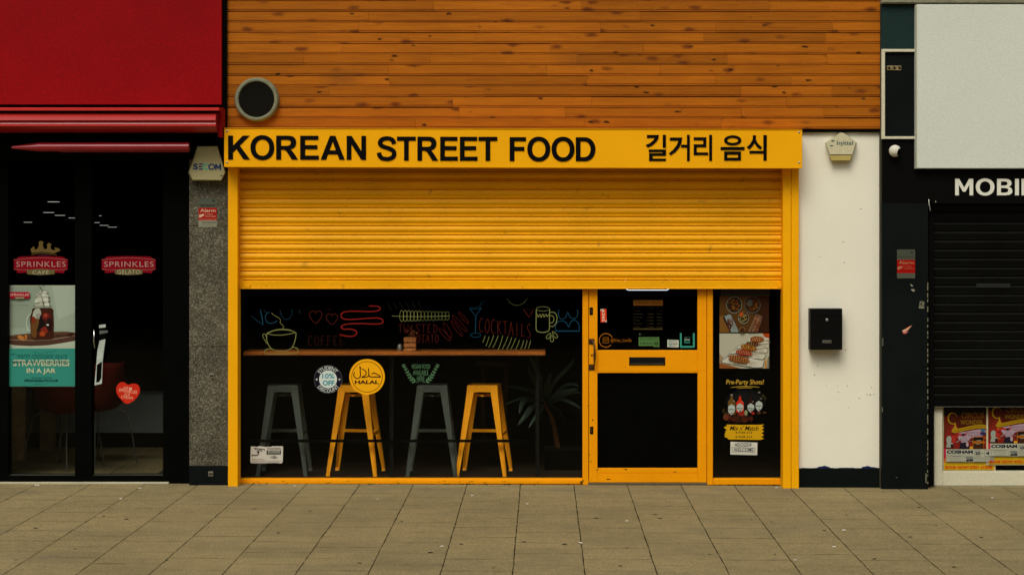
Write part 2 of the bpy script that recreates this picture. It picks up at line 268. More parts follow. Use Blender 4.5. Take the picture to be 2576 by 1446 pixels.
class MB:
    def __init__(s): s.v = []; s.f = []; s.m = []; s.mats = []; s.sm = []; s.att = []
    def mi(s, mat):
        if mat not in s.mats: s.mats.append(mat)
        return s.mats.index(mat)
    def add(s, vs, fs, mat, smooth=False, att=0.0):
        o = len(s.v); s.v += [Vector(p) for p in vs]; i = s.mi(mat)
        for f in fs: s.f.append(tuple(o+k for k in f)); s.m.append(i); s.sm.append(smooth); s.att.append(att)
        return s
    def box(s, x0, x1, y0, y1, z0, z1, mat, att=0.0):
        vs = [(x, y, z) for z in (z0, z1) for y in (y0, y1) for x in (x0, x1)]
        return s.add(vs, [(0, 2, 3, 1), (4, 5, 7, 6), (0, 1, 5, 4), (2, 6, 7, 3), (0, 4, 6, 2), (1, 3, 7, 5)], mat, att=att)
    def pbox(s, x0, y0, x1, y1, Yf, dep, mat):
        """box whose front face covers the photo rectangle when its front stands at depth Yf"""
        a = P(x0, y0, Yf); b = P(x1, y1, Yf)
        return s.box(a.x, b.x, Yf, Yf+dep, b.z, a.z, mat)
    def bevbox(s, x0, x1, y0, y1, z0, z1, mat, r=.004):
        """box with chamfered front edges"""
        loop0 = [(x0, y1, z0), (x1, y1, z0), (x1, y1, z1), (x0, y1, z1)]
        loop1 = [(x0, y0+r, z0), (x1, y0+r, z0), (x1, y0+r, z1), (x0, y0+r, z1)]
        loop2 = [(x0+r, y0, z0+r), (x1-r, y0, z0+r), (x1-r, y0, z1-r), (x0+r, y0, z1-r)]
        vs = loop0+loop1+loop2; fs = [(3, 2, 1, 0), (8, 9, 10, 11)]
        for a in (0, 4):
            for i in range(4): j = (i+1) % 4; fs.append((a+i, a+j, a+4+j, a+4+i))
        return s.add(vs, fs, mat)
    def pbev(s, x0, y0, x1, y1, Yf, dep, mat, r=.004):
        a = P(x0, y0, Yf); b = P(x1, y1, Yf); return s.bevbox(a.x, b.x, Yf, Yf+dep, b.z, a.z, mat, r)
    def prism(s, loops, Y0, Y1, mat, side=None):
        """loops: outer and holes as (x,z) lists; from Y0 (front) to Y1 (back)"""
        L3 = [[Vector((p[0], p[1], 0)) for p in l] for l in loops]
        tri = tessellate_polygon(L3); flat = [p for l in loops for p in l]; n = len(flat)
        vs = [(p[0], Y0, p[1]) for p in flat]+[(p[0], Y1, p[1]) for p in flat]
        fs = []
        for t in tri:
            a, b, c = (flat[i] for i in t)
            ar = (b[0]-a[0])*(c[1]-a[1])-(c[0]-a[0])*(b[1]-a[1])
            t = t if ar > 0 else (t[0], t[2], t[1])
            fs.append(tuple(t)); fs.append((n+t[0], n+t[2], n+t[1]))
        s.add(vs, fs, mat)
        o = 0
        for k, l in enumerate(loops):
            m = len(l); vv = [(p[0], Y, p[1]) for Y in (Y0, Y1) for p in l]
            s.add(vv, [(i, m+i, m+(i+1) % m, (i+1) % m) for i in range(m)], side or mat)
        return s
    def flat(s, loops, Y, mat):
        L3 = [[Vector((p[0], p[1], 0)) for p in l] for l in loops]
        tri = tessellate_polygon(L3); fl = [p for l in loops for p in l]; fs = []
        for t in tri:
            a, b, c = (fl[i] for i in t)
            ar = (b[0]-a[0])*(c[1]-a[1])-(c[0]-a[0])*(b[1]-a[1])
            fs.append(tuple(t) if ar > 0 else (t[0], t[2], t[1]))
        return s.add([(p[0], Y, p[1]) for p in fl], fs, mat)
    def tube(s, pts, r, mat, n=8, caps=True, smooth=True):
        pts = [Vector(p) for p in pts]; rs = r if isinstance(r, (list, tuple)) else [r]*len(pts)
        vs = []; fs = []
        for i, p in enumerate(pts):
            t = (pts[min(i+1, len(pts)-1)]-pts[max(i-1, 0)]).normalized()
            a = Vector((0, 0, 1)) if abs(t.z) < .9 else Vector((1, 0, 0))
            u = t.cross(a).normalized(); v = t.cross(u)
            for k in range(n):
                g = 2*math.pi*k/n; vs.append(p+(u*math.cos(g)+v*math.sin(g))*rs[i])
        for i in range(len(pts)-1):
            for k in range(n): fs.append((i*n+k, i*n+(k+1) % n, (i+1)*n+(k+1) % n, (i+1)*n+k))
        s.add(vs, fs, mat, smooth)
        if caps: s.add(vs[:n], [tuple(range(n))], mat); s.add(vs[-n:], [tuple(range(n))[::-1]], mat)
        return s
    def revolve(s, c, axis, prof, mat, n=24, smooth=True):
        """prof: (distance along axis, radius)"""
        ax = Vector(axis).normalized(); a = Vector((0, 0, 1)) if abs(ax.z) < .9 else Vector((1, 0, 0))
        u = ax.cross(a).normalized(); v = ax.cross(u); c = Vector(c); vs = []; fs = []
        for d, r in prof:
            for k in range(n): g = 2*math.pi*k/n; vs.append(c+ax*d+(u*math.cos(g)+v*math.sin(g))*r)
        for i in range(len(prof)-1):
            for k in range(n): fs.append((i*n+k, i*n+(k+1) % n, (i+1)*n+(k+1) % n, (i+1)*n+k))
        return s.add(vs, fs, mat, smooth)
    def extrude_x(s, prof, x0, x1, mat, att=0.0, smooth=False, closed=True, dz=0.0):
        """prof: list of (Y,Z)"""
        n = len(prof); vs = [(x0, p[0], p[1]) for p in prof]+[(x1, p[0], p[1]+dz) for p in prof]
        fs = [(i, (i+1) % n, n+(i+1) % n, n+i) for i in range(n if closed else n-1)]
        s.add(vs, fs, mat, smooth, att)
        if closed: s.add(vs, [tuple(range(n)), tuple(range(2*n-1, n-1, -1))], mat, False, att)
        return s
    def build(s, name, parent=None, label=None, cat=None, group=None, kind=None, origin=None):
        me = bpy.data.meshes.new(name)
        if parent is not None: og = ORIG[parent.name]
        elif origin is not None: og = Vector(origin)
        else:
            xs = [v.x for v in s.v]; ys = [v.y for v in s.v]; zs = [v.z for v in s.v]
            og = Vector(((min(xs)+max(xs))/2, max(ys), min(zs)))
        me.from_pydata([tuple(v-og) for v in s.v], [], s.f)
        for m in s.mats: me.materials.append(m)
        me.polygons.foreach_set('material_index', s.m); me.polygons.foreach_set('use_smooth', s.sm)
        if any(s.att):
            a = me.attributes.new('board', 'FLOAT', 'FACE'); a.data.foreach_set('value', s.att)
        me.update()
        o = bpy.data.objects.new(name, me); COL.objects.link(o)
        if parent is not None: o.parent = parent
        else: o.location = og
        ORIG[o.name] = og
        return tag(o, label, cat, group, kind)

def rot2(p, c, a):
    ca, sa = math.cos(a), math.sin(a); return (c[0]+(p[0]-c[0])*ca-(p[1]-c[1])*sa, c[1]+(p[0]-c[0])*sa+(p[1]-c[1])*ca)
def cat(pts, closed=False, n=6):
    """Catmull-Rom through points"""
    out = []; m = len(pts)
    g = (lambda i: pts[i % m]) if closed else (lambda i: pts[max(0, min(m-1, i))])
    for i in range(m if closed else m-1):
        a, b, c, d = g(i-1), g(i), g(i+1), g(i+2)
        for k in range(n):
            t = k/n; out.append(tuple(.5*(2*b[q]+(c[q]-a[q])*t+(2*a[q]-5*b[q]+4*c[q]-d[q])*t*t+(3*b[q]-a[q]-3*c[q]+d[q])*t**3) for q in range(len(b))))
    if not closed: out.append(tuple(pts[-1]))
    return out
def ell(cx, cy, rx, ry, n=32, a0=0, a1=360, p=1.0):
    r = []
    full = abs(a1-a0) >= 360
    for k in range(n if full else n+1):
        g = R(a0+(a1-a0)*k/n); c, s_ = math.cos(g), math.sin(g)
        r.append((cx+rx*math.copysign(abs(c)**p, c), cy+ry*math.copysign(abs(s_)**p, s_)))
    return r
def ribbon(pts, wd, closed=False):
    """wd: width, number or function of (i/n, direction)"""
    n = len(pts); out = []
    for i in range(n):
        a = pts[(i-1) % n] if closed or i > 0 else pts[i]; b = pts[(i+1) % n] if closed or i < n-1 else pts[i]
        dx, dy = b[0]-a[0], b[1]-a[1]; l = math.hypot(dx, dy) or 1; dx /= l; dy /= l
        h = (wd(i/max(1, n-1), dx, dy) if callable(wd) else wd)/2
        if (closed or 0 < i < n-1):
            e0 = (pts[i][0]-a[0], pts[i][1]-a[1]); l0 = math.hypot(*e0) or 1
            cs = abs((e0[0]*dx+e0[1]*dy)/l0); h /= max(.55, cs)
        out.append(((pts[i][0]-dy*h, pts[i][1]+dx*h), (pts[i][0]+dy*h, pts[i][1]-dx*h)))
    return out

TEXTS = {}
def glyph_mesh(body, bold=0.0, space=1.0, shear=0.0, mono=False):
    k = (body, bold, space, shear)
    if k in TEXTS: return TEXTS[k]
    c = bpy.data.curves.new('lettering', 'FONT'); c.body = body; c.offset = bold; c.space_character = space; c.shear = shear
    c.resolution_u = 3; c.fill_mode = 'FRONT'
    o = bpy.data.objects.new('lettering', c); me = bpy.data.meshes.new_from_object(o)
    vs = [(v.co.x, v.co.y) for v in me.vertices]; fs = [tuple(p.vertices) for p in me.polygons]
    bpy.data.objects.remove(o); bpy.data.meshes.remove(me); bpy.data.curves.remove(c)
    TEXTS[k] = (vs, fs); return TEXTS[k]

class Art:
    """flat printing on a real plane at depth Y; each layer lies a hair in front of the one below"""
    def __init__(s, Y, rg=rI0, step=.00035): s.b = MB(); s.Y = Y; s.rg = rg; s.step = step
    def up(s): s.Y -= s.step; return s.Y
    def w(s, p, Y=None): q = s.rg(*p); v = P(q[0], q[1], s.Y if Y is None else Y); return (v.x, v.z)
    def poly(s, pts, col, holes=()):
        s.up(); s.b.flat([[s.w(p) for p in pts]]+[[s.w(p) for p in h] for h in holes], s.Y, col); return s
    def rect(s, x0, y0, x1, y1, col, a=0):
        pts = [(x0, y0), (x1, y0), (x1, y1), (x0, y1)]; c = ((x0+x1)/2, (y0+y1)/2)
        return s.poly([rot2(p, c, R(a)) for p in pts] if a else pts, col)
    def frame(s, x0, y0, x1, y1, t, col):
        return s.poly([(x0, y0), (x1, y0), (x1, y1), (x0, y1)], col, [[(x0+t, y0+t), (x1-t, y0+t), (x1-t, y1-t), (x0+t, y1-t)]])
    def oval(s, cx, cy, rx, ry, col, a=0, n=28):
        pts = ell(cx, cy, rx, ry, n); return s.poly([rot2(p, (cx, cy), R(a)) for p in pts] if a else pts, col)
    def ring(s, cx, cy, rx, ry, t, col, n=40): return s.poly(ell(cx, cy, rx, ry, n), col, [ell(cx, cy, rx-t, ry-t, n)])
    def line(s, pts, wd, col, smooth=True, closed=False, taper=False, n=6):
        s.up(); q = cat(pts, closed, n) if smooth and len(pts) > 2 else pts
        f = (lambda u, dx, dy: wd*(.25+.75*math.sin(math.pi*min(1, max(0, u)))**.6)) if taper else wd
        rb = ribbon(q, f, closed); m = len(rb); vs = []
        for i, (a, b) in enumerate(rb):
            Y = s.Y-2e-6*i
            for p in (a, b): x, z = s.w(p); vs.append((x, Y, z))
        fs = [(2*i, 2*i+1, 2*i+3, 2*i+2) for i in range(m-1)]
        if closed: fs.append((2*m-2, 2*m-1, 1, 0))
        s.b.add(vs, fs, col); return s
    def text(s, body, x0, y0, x1, y1, col, bold=0.0, space=1.0, shear=0.0, a=0, arc=None, smile=0):
        """lettering fitted to the rectangle; a: rotation; arc=(cx,cy,r,mid angle,dir): set round a circle"""
        vs, fs = glyph_mesh(body, bold, space, shear); s.up()
        if not vs: return s
        ax = min(v[0] for v in vs); bx = max(v[0] for v in vs); ay = min(v[1] for v in vs); by = max(v[1] for v in vs)
        out = []; c = ((x0+x1)/2, (y0+y1)/2)
        for v in vs:
            u = (v[0]-ax)/(bx-ax); t = (v[1]-ay)/(by-ay or 1)
            p = (x0+u*(x1-x0), y1+(y0-y1)*t + smile*4*(u-.5)**2)
            if arc:
                cx, cy, r, mid, dr = arc; Lh = y1-y0; W = x1-x0
                rr = r+(t-.5)*Lh*dr; g = R(mid)+dr*((u-.5)*W/r)
                p = (cx+rr*math.sin(g), cy-rr*math.cos(g))
            if a: p = rot2(p, c, R(a))
            x, z = s.w(p); out.append((x, s.Y, z))
        s.b.add(out, fs, col); return s
    def build(s, *a, **k): return s.b.build(*a, **k)

# ------------------------------------------------------------------ ground
g = MB(); GS = -.0035                    # the street falls a little to the right
def gz(x): return -.006+GS*x
g.add([(-40, -60, gz(-40)), (40, -60, gz(40)), (40, 30, gz(40)), (-40, 30, gz(-40))], [(0, 1, 2, 3)], PAVE)
pave = g.build('pavement', kind='structure', origin=(0, 0, 0))
GUM = rich('trodden chewing gum', (.035, .030, .020), .9, .1)
gum_px = [(260, 1300), (420, 1410), (700, 1340), (860, 1270), (905, 1415), (1010, 1310), (1240, 1425), (1500, 1300), (1560, 1420), (2130, 1290), (2200, 1400), (2290, 1345), (2400, 1420), (90, 1330), (40, 1410), (189, 1382), (318, 1307), (1083, 1388), (1160, 1367), (1318, 1360), (1420, 1366), (1350, 1284), (1648, 1291), (1577, 1375), (1785, 1391), (1890, 1302), (1941, 1308), (1660, 1300), (1950, 1390), (2074, 1329), (2312, 1271), (2355, 1316), (2468, 1345), (2000, 1323), (2560, 1336), (500, 1270), (640, 1280), (780, 1285), (1700, 1448)]
for i, (x, y) in enumerate(gum_px):
    s = S0*D*CH/(y-VY)/1.0; dep = S0*D*CH/(y-VY)-D
    X = (x-VX)/sca(dep); r = random.uniform(.008, .017)*(1.5 if i in (11, 10, 8) else 1); m = MB()
    m.add([(X+r*(1+.2*math.sin(3*k+i))*math.cos(k*math.pi/6), dep+r*(1+.2*math.cos(2*k+i))*math.sin(k*math.pi/6), gz(X)+.003) for k in range(12)], [tuple(range(12))], GUM)
    m.build('gum_spot', pave)
BUT = rich('pale paper litter', (.62, .58, .48), .9, .1)
but = [(96, 1222.5, .035, 0, 'by the metal sill of the red shop'), (352, 1231, .02, 20, 'lying under the black door frame of the red shop'), (304, 1258, .016, 0, 'in the open left part of the pavement'), (744, 1222, .014, 10, 'under the left end of the orange window sill'), (950, 1256, .012, 60, 'on the slab below the orange left stool'), (1188, 1246, .016, 10, 'on the slab below the green wreath sticker'), (1326, 1267, .014, 20, 'left of the door on the paving'), (1460, 1364, .03, -50, 'on a joint in the middle of the pavement'), (1112, 1374, .018, 20, 'low in the middle left of the pavement'), (1577, 1309, .018, -15, 'on the paving before the door'), (1953, 1224, .02, 20, 'at the foot of the right yellow post'), (2123, 1330, .022, 0, 'below the black letter box on the paving'), (2098, 1372, .02, 10, 'low on the pavement right of the middle'), (2496, 1248, .018, 20, 'near the circus posters'), (2000, 1405, .014, 10, 'close to the lower edge under the white wall')]
for i, (x, y, ln, a, wh) in enumerate(but):
    dep = S0*D*CH/(y-VY)-D; X = (x-VX)/sca(dep); zz = gz(X)+.006
    if dep > -.02: dep = -.02
    dx, dy = math.cos(R(a))*ln/2, math.sin(R(a))*ln/2
    MB().tube([(X-dx, dep-dy, zz), (X, dep, zz+.001), (X+dx, dep+dy, zz)], .0042, BUT, 6).build('cigarette_end', None, 'small pale cigarette end '+wh, 'litter', 'cigarette ends on the pavement')

# ------------------------------------------------------------------ centre shop
shop = thing('food_shop', 'narrow shop clad in orange boards above a yellow shutter and orange door', 'shop', (0, .2, 0))
# rear shell
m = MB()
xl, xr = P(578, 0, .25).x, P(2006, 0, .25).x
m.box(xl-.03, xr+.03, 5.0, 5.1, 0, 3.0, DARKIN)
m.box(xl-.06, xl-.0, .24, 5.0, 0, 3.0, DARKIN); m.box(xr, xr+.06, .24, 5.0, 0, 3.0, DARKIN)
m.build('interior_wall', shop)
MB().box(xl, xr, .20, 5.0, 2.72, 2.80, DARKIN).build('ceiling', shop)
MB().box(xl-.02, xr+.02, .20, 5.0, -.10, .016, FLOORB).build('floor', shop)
# cladding: every board a moulded strip, all in one mesh
m = MB(); pitch = 26.8/S0; bx0, bx1 = P(566, 0, .02).x, P(2214, 0, .02).x; ztop = P(0, 4.2+26.8*12, .02).z
bot = P(0, 325, .02).z; idx = 0
m.box(bx0, bx1, .040, .14, bot, 5.0, BLK)
nrow = int((5.0-bot)/pitch)+1
for r in range(nrow):
    z0 = bot+r*pitch
    cuts = [bx0]; x = bx0+random.uniform(.3, 2.2)
    while x < bx1-.15: cuts.append(x); x += random.uniform(.55, 2.1)
    cuts.append(bx1)
    for a, b in zip(cuts, cuts[1:]):
        idx += 1; t = random.random()*.96+.02; jog = random.choice((0, 0, 0, .0015, -.0015, .003)); z = z0+jog
        Yf = .020+random.uniform(0, .0012); h = pitch-abs(jog)*.5
        prof = [(.038, z), (.0265, z+.0005), (.0265, z+.0028), (Yf+.002, z+.0040), (Yf-.001, z+.0080), (Yf+.001, z+.0115), (.0265, z+.0124), (.0265, z+.0148), (Yf+.002, z+.0160), (Yf, z+.0175), (Yf, z+h-.0015), (Yf+.0015, z+h), (.038, z+h)]
        prof = [(p[0], min(p[1], z0+pitch+.0005)) for p in prof]
        m.extrude_x(prof[::-1], a+.0007, b-.0007, WOOD, att=t)
m.build('board_cladding', shop)
MB().box(bx0, bx1, .03, .10, bot-.022, bot-.002, BLK).build('cladding_batten', shop)
MB().box(P(557, 0, .0).x, P(571, 0, .0).x, -.01, .12, P(0, 420, 0).z, 5.0, BLK).build('joint_cover', shop)
# shutter curtain
sx0, sx1 = P(598, 0, .10).x, P(1969, 0, .10).x; sh = 22.8/sca(.10); zb = P(0, 705, .10).z
m = MB(); zt = P(0, 410, .10).z; k = 0
while zb+k*sh < zt+.1:
    z = zb+k*sh; k += 1; Y = .100
    cs = [(.016, 0), (.016, .055), (.0055, .075), (.004, .10), (.0065, .15), (.0115, .20), (.0115, .24), (.0085, .32), (.0045, .42), (.0015, .50), (.0, .56), (.0, .62), (.0015, .72), (.0035, .82), (.0062, .91), (.0095, .965), (.016, .985)]
    pr = [(Y+a, z+b*sh) for a, b in cs]
    m.extrude_x(pr[::-1], sx0, sx1, YSH, closed=False, smooth=False)
m.box(sx0, sx1, .118, .122, zb, zt+.1, BLK)
cur = m.build('roller_shutter', shop)
m = MB(); a = P(604, 706, .10); b = P(1966, 726.5, .10)
m.extrude_x([(.094, b.z+.0065), (.094, a.z-.004), (.100, a.z+.001), (.122, a.z+.001), (.122, b.z), (.088, b.z), (.087, b.z+.0035), (.0885, b.z+.0065)], a.x, b.x, YSH)
m.pbev(598, 704, 611, 722, .090, .03, YSH, .002); m.pbev(1957, 716, 1968, 724, .086, .03, YSH, .002); m.pbev(614, 716, 630, 725.5, .085, .02, YSH, .002)
m.build('bottom_rail', cur)
m = MB()
for (x0, x1) in ((573.5, 598), (1969, 1990), (1990.9, 2010)):
    A = P(x0, 415, .0); B = P(x1, 1222 if x0 < 1000 else 1228, .0)
    m.bevbox(A.x, B.x, .0 if x0 < 1980 else .004, .14, gz(A.x)-.01, A.z, YEL, .003)
for o in m, : pass
gd = MB(); A = P(573.5, 415, 0); B = P(598, 0, 0); gd.bevbox(A.x, B.x, 0, .14, gz(A.x)-.005, A.z, YEL, .003)
for zz in (2.33, 1.6, .95, .4): gd.revolve((A.x, .05, zz), (-1, 0, 0), [(0, .006), (.004, .005), (.005, 0)], YEL, 8)
gd.build('yellow_post', shop)
gd = MB(); A = P(1969.5, 415, 0); B = P(1990, 0, 0); gd.bevbox(A.x, B.x, 0, .14, gz(A.x)-.012, A.z, YEL, .003); gd.build('yellow_post', shop)
gd = MB(); A = P(1990.9, 415, 0); B = P(2010, 0, 0); gd.bevbox(A.x, B.x, .003, .14, gz(A.x)-.012, A.z, YEL, .003)
for zz in (2.0, 1.25, .7, .2): gd.revolve((B.x, .05, zz), (1, 0, 0), [(0, .005), (.004, .004), (.005, 0)], YEL, 8)
gd.build('yellow_post', shop)
# shop window frame and glass
WF, WD = .15, .075
def frame(names, x0, y0, x1, y1, par=shop, Y=WF, dep=WD, mat=ORA, r=.004):
    return MB().pbev(x0, y0, x1, y1, Y, dep, mat, r).build(names, par)
m = MB(); m.pbev(596, 1203.5, 1465.5, 1218.5, WF, WD, ORA); m.pbev(598, 1208, 1464, 1216.5, WF-.006, .012, ORA, .003)
m.pbox(596, 1218.2, 1480, 1226, WF+.012, .06, BLK)
sill1 = m.build('window_sill', shop)
m = MB(); m.pbev(1465.5, 640, 1480.5, 1219.5, WF-.006, WD, ORA); m.build('mullion', shop)
m = MB(); m.pbev(1778.8, 640, 1793.5, 1219.5, WF-.006, WD, ORA); m.build('mullion', shop)
m = MB(); m.pbev(1793.6, 1203.5, 1969, 1219, WF, WD, ORA); m.pbox(1793.6, 1219, 1969, 1228, WF+.012, .06, BLK); m.build('window_sill', shop)
MB().pbox(597, 640, 1465.4, 1203.4, WF+.035, .006, GLASS).build('window_pane', shop)
MB().pbox(1793.6, 640, 1969, 1203.4, WF+.035, .006, GLASS).build('window_pane', shop)
MB().pbox(598, 628, 1969, 640, WF, .08, ORA).build('window_head', shop)
MB().pbox(1480, 1213.5, 1779, 1217.5, WF-.004, .09, STEEL).build('door_threshold', shop)
MB().pbox(1475, 1217.6, 1785, 1232, WF+.002, .08, C(60, 58, 46)).build('door_step', shop)
# a mosaic of concrete packing below the timber sills
# door
DF = WF-.002
m = MB(); z = lambda y: P(0, y, DF).z; X = lambda x: P(x, 0, DF).x
def pb(x0, y0, x1, y1, Y=DF, d=.045, mt=ORA, r=.003): m.pbev(x0, y0, x1, y1, Y, d, mt, r)
pb(1481.8, 642, 1503, 1213); pb(1755, 642, 1777.6, 1213); pb(1503, 642, 1755, 660); pb(1503, 881, 1755, 938); pb(1503, 1177, 1755, 1213)
m.pbev(1481.8, 932, 1777.6, 933, DF-.0004, .001, C(206, 124, 0), .0002)
m.pbev(1503.5, 1188, 1754.5, 1189, DF-.0006, .001, C(190, 112, 0), .0002)
door = m.build('door', shop)
MB().pbox(1500, 655, 1758, 884, DF+.028, .006, GLASS).build('glass_pane', door)
MB().pbox(1500, 935, 1758, 1180, DF+.026, .008, rich('opaque dark pane', (.0014, .0014, .001), .5, .05)).build('lower_panel', door)  # opaque sheet for the lower door glass; the dark interior is in its colour
m = MB()   # bronze pull handle
x0, y0 = rG(200, 920); x1, y1 = rG(282, 1003); m.pbev(x0, y0, x1, y1, DF-.004, .004, BRASS, .001)
x0, y0 = rG(200, 1290); x1, y1 = rG(282, 1375); m.pbev(x0, y0, x1, y1, DF-.004, .004, BRASS, .001)
hp = [(238, 940, -.006, .009), (268, 968, -.030, .0075), (280, 1010, -.042, .006), (282, 1060, -.046, .0065), (283, 1080, -.046, .009), (284, 1090, -.046, .006), (284, 1150, -.046, .0115), (284, 1200, -.046, .009), (281, 1260, -.044, .006), (275, 1300, -.030, .0085), (245, 1335, -.006, .010)]
m.tube([P(*rG(a, b), DF+c) for a, b, c, d in hp], [d for a, b, c, d in hp], BRASS, 12); m.build('handle', door)
m = MB(); x0, y0 = rG(783, 1186); x1, y1 = rG(1305, 1304); BP = rich('black lacquer', (.008, .008, .007), .3, .5)
m.pbev(x0, y0, x1, y1, DF-.006, .006, BP, .003); m.pbev(x0+3, y0+8, x1-3, y1-5, DF-.012, .007, BP, .003)
m.pbev(x0+3, y0+5.5, x1-3, y0+7.4, DF-.014, .009, BP, .001); m.pbox(x0+4, y1-4.6, x1-4, y1-3.6, DF-.0125, .007, STEEL); m.build('letter_plate', door)
for (zx, zy) in ((234, 522), None or (0, 0)):
    if zx == 0: continue
    x, y = rG(zx, zy); MB().pbev(x-4, y-9.5, x+4.5, y+9.5, DF-.003, .004, BLK, .001).pbox(x-1.6, y-5, x+1.8, y+5, DF-.005, .003, BRASS).build('lock', door)
x, y = rI(165, 799); MB().pbev(x-4, y-9.5, x+4.5, y+9.5, DF-.003, .004, BLK, .001).pbox(x-1.6, y-5, x+1.8, y+5, DF-.005, .003, BRASS).build('lock', door)
a = Art(DF-.0008)
chips = [(rG(242, 1158), 3, 3), (rI(178, 696), 2.4, 2.4), (rI(508, 1186), 4, 2), (rI(218, 1196), 2.4, 1.6), (rI(330, 1285), 7, 1.3), (rI(1000, 1211), 7, 1), (rI(144, 1042), 1.5, 2), (rI(160, 1109), 1.5, 2), (rI(232, 1184), 2, 1.2), (rI(1196, 218), 1.5, 1)]
for (p, rx, ry) in chips:
    a = Art(DF-.0008); n = 7; a.poly([(p[0]+rx*random.uniform(.6, 1.1)*math.cos(k*2*math.pi/n), p[1]+ry*random.uniform(.6, 1.1)*math.sin(k*2*math.pi/n)) for k in range(n)], C(62, 38, 8)); a.build('paint_chip', door)
a = Art(WF-.0075)
for (p, rx, ry) in [((1462.5, 1213), 4, 6), ((1466.5, 1209), 3, 2.5)]+[((random.uniform(620, 1450), random.uniform(1209, 1215)), random.uniform(2, 7), .7) for _ in range(16)]:
    a = Art(WF-.0075); n = 8; a.poly([(p[0]+rx*random.uniform(.5, 1.1)*math.cos(k*2*math.pi/n), p[1]+ry*random.uniform(.5, 1.1)*math.sin(k*2*math.pi/n)) for k in range(n)], C(84, 50, 10)); a.build('paint_chip', sill1)
# moss and crumbs under the sill
MOSS = rich('green black moss', (.018, .020, .006), .95, .05, n1=(30, .5), n2=(200, .4))
m = MB()
for i in range(60):
    x = random.choice((random.uniform(600, 1475), random.uniform(640, 1000), random.uniform(1080, 1400), random.uniform(1795, 1965))); X_ = P(x, 0, WF).x
    r = random.uniform(.003, .007); m.revolve((X_, WF-.002+random.uniform(-.008, .01), gz(X_)+.001), (0, 0, 1), [(0, r*2), (r*.5, r*1.3), (r*.8, .001)], MOSS, 6)
m.build('moss', None, 'dark moss growing along the joint under the orange window sills', 'moss', kind='stuff')

# fascia sign board
FT = -.15
fs = thing('fascia_sign', 'long yellow fascia board with black English and Korean lettering', 'shop sign', (P(1290, 420, FT).x, .0, P(0, 420, FT).z))
m = MB(); A = P(564, 322, FT); B = P(2018, 420, FT); dz = -.010
prof = [(FT, B.z), (FT, A.z-.004), (FT-.006, A.z-.003), (FT-.006, A.z), (.018, A.z), (.018, B.z)]
m.extrude_x(prof[::-1], A.x, B.x, YEL, dz=dz)
m.build('board', fs)
def tilt(x): return dz*(x-A.x)/(B.x-A.x)
for (x, y) in ((571.5, 330), (571, 409), (2010.5, 333), (2010.5, 409)):
    q = P(x, y, FT); q.z += 0
    MB().revolve(q, (0, -1, 0), [(0, .0085), (.002, .008), (.004, .0055), (.0045, 0)], ZINC, 14).build('screw', fs)
LET = rich('black acrylic letters', (.0022, .0021, .0018), .5, .2, n1=(5, .1), n2=(200, .1))
GL = {}
th = .168
GL['K'] = (.89, [[(0, 0), (.2, 0), (.2, .30), (.335, .44), (.63, 0), (.89, 0), (.475, .58), (.87, 1), (.60, 1), (.2, .575), (.2, 1), (0, 1)]])
GL['E'] = (.757, [[(0, 0), (.757, 0), (.757, .168), (.2, .168), (.2, .44), (.70, .44), (.70, .608), (.2, .608), (.2, .832), (.74, .832), (.74, 1), (0, 1)]])
GL['F'] = (.69, [[(0, 0), (.2, 0), (.2, .425), (.62, .425), (.62, .593), (.2, .593), (.2, .832), (.69, .832), (.69, 1), (0, 1)]])
GL['T'] = (.81, [[(.305, 0), (.505, 0), (.505, .832), (.81, .832), (.81, 1), (0, 1), (0, .832), (.305, .832)]])
GL['A'] = (.98, [[(0, 0), (.215, 0), (.30, .225), (.68, .225), (.765, 0), (.98, 0), (.60, 1), (.38, 1)], [(.36, .39), (.49, .765), (.62, .39)]])
GL['N'] = (.786, [[(0, 0), (.19, 0), (.19, .65), (.59, 0), (.786, 0), (.786, 1), (.596, 1), (.596, .36), (.2, 1), (0, 1)]])
GL['O'] = (.97, [ell(.485, .5, .485, .52, 44, p=.94), ell(.485, .5, .28, .345, 44, p=.94)])
GL['D'] = (.83, [[(0, 0), (.40, 0)]+ell(.40, .5, .43, .5, 20, -80, 80)+[(.40, 1), (0, 1)], [(.2, .168), (.2, .832), (.36, .832)]+ell(.36, .5, .265, .332, 16, 80, -80)+[(.36, .168)]])
GL['R'] = (.886, [[(0, 0), (.2, 0), (.2, .415), (.29, .415), (.36, .40), (.42, .345), (.64, 0), (.886, 0), (.75, .22), (.66, .35), (.575, .43), (.70, .48), (.79, .58), (.82, .72), (.79, .85), (.71, .95), (.58, .995), (.47, 1), (0, 1)], [(.2, .575), (.2, .832), (.45, .832), (.56, .81), (.605, .72), (.56, .605), (.45, .575)]])
_s = cat([(.745, .70), (.70, .83), (.58, .91), (.42, .93), (.24, .885), (.145, .755), (.19, .64), (.32, .57), (.53, .505), (.70, .415), (.75, .27), (.68, .135), (.52, .07), (.40, .065), (.22, .105), (.125, .215), (.095, .33)], n=4)
_r = ribbon(_s, lambda u, dx, dy: .165+.03*abs(dy))
GL['S'] = (.85, [[p[0] for p in _r]+[p[1] for p in _r][::-1]])
GL['M'] = (.94, [[(0, 0), (.19, 0), (.19, .66), (.40, .0+.22), (.54, .22), (.75, .66), (.75, 0), (.94, 0), (.94, 1), (.73, 1), (.47, .46), (.21, 1), (0, 1)]])
GL['I'] = (.2, [[(0, 0), (.2, 0), (.2, 1), (0, 1)]])
GL['L'] = (.66, [[(0, 0), (.66, 0), (.66, .17), (.2, .17), (.2, 1), (0, 1)]])
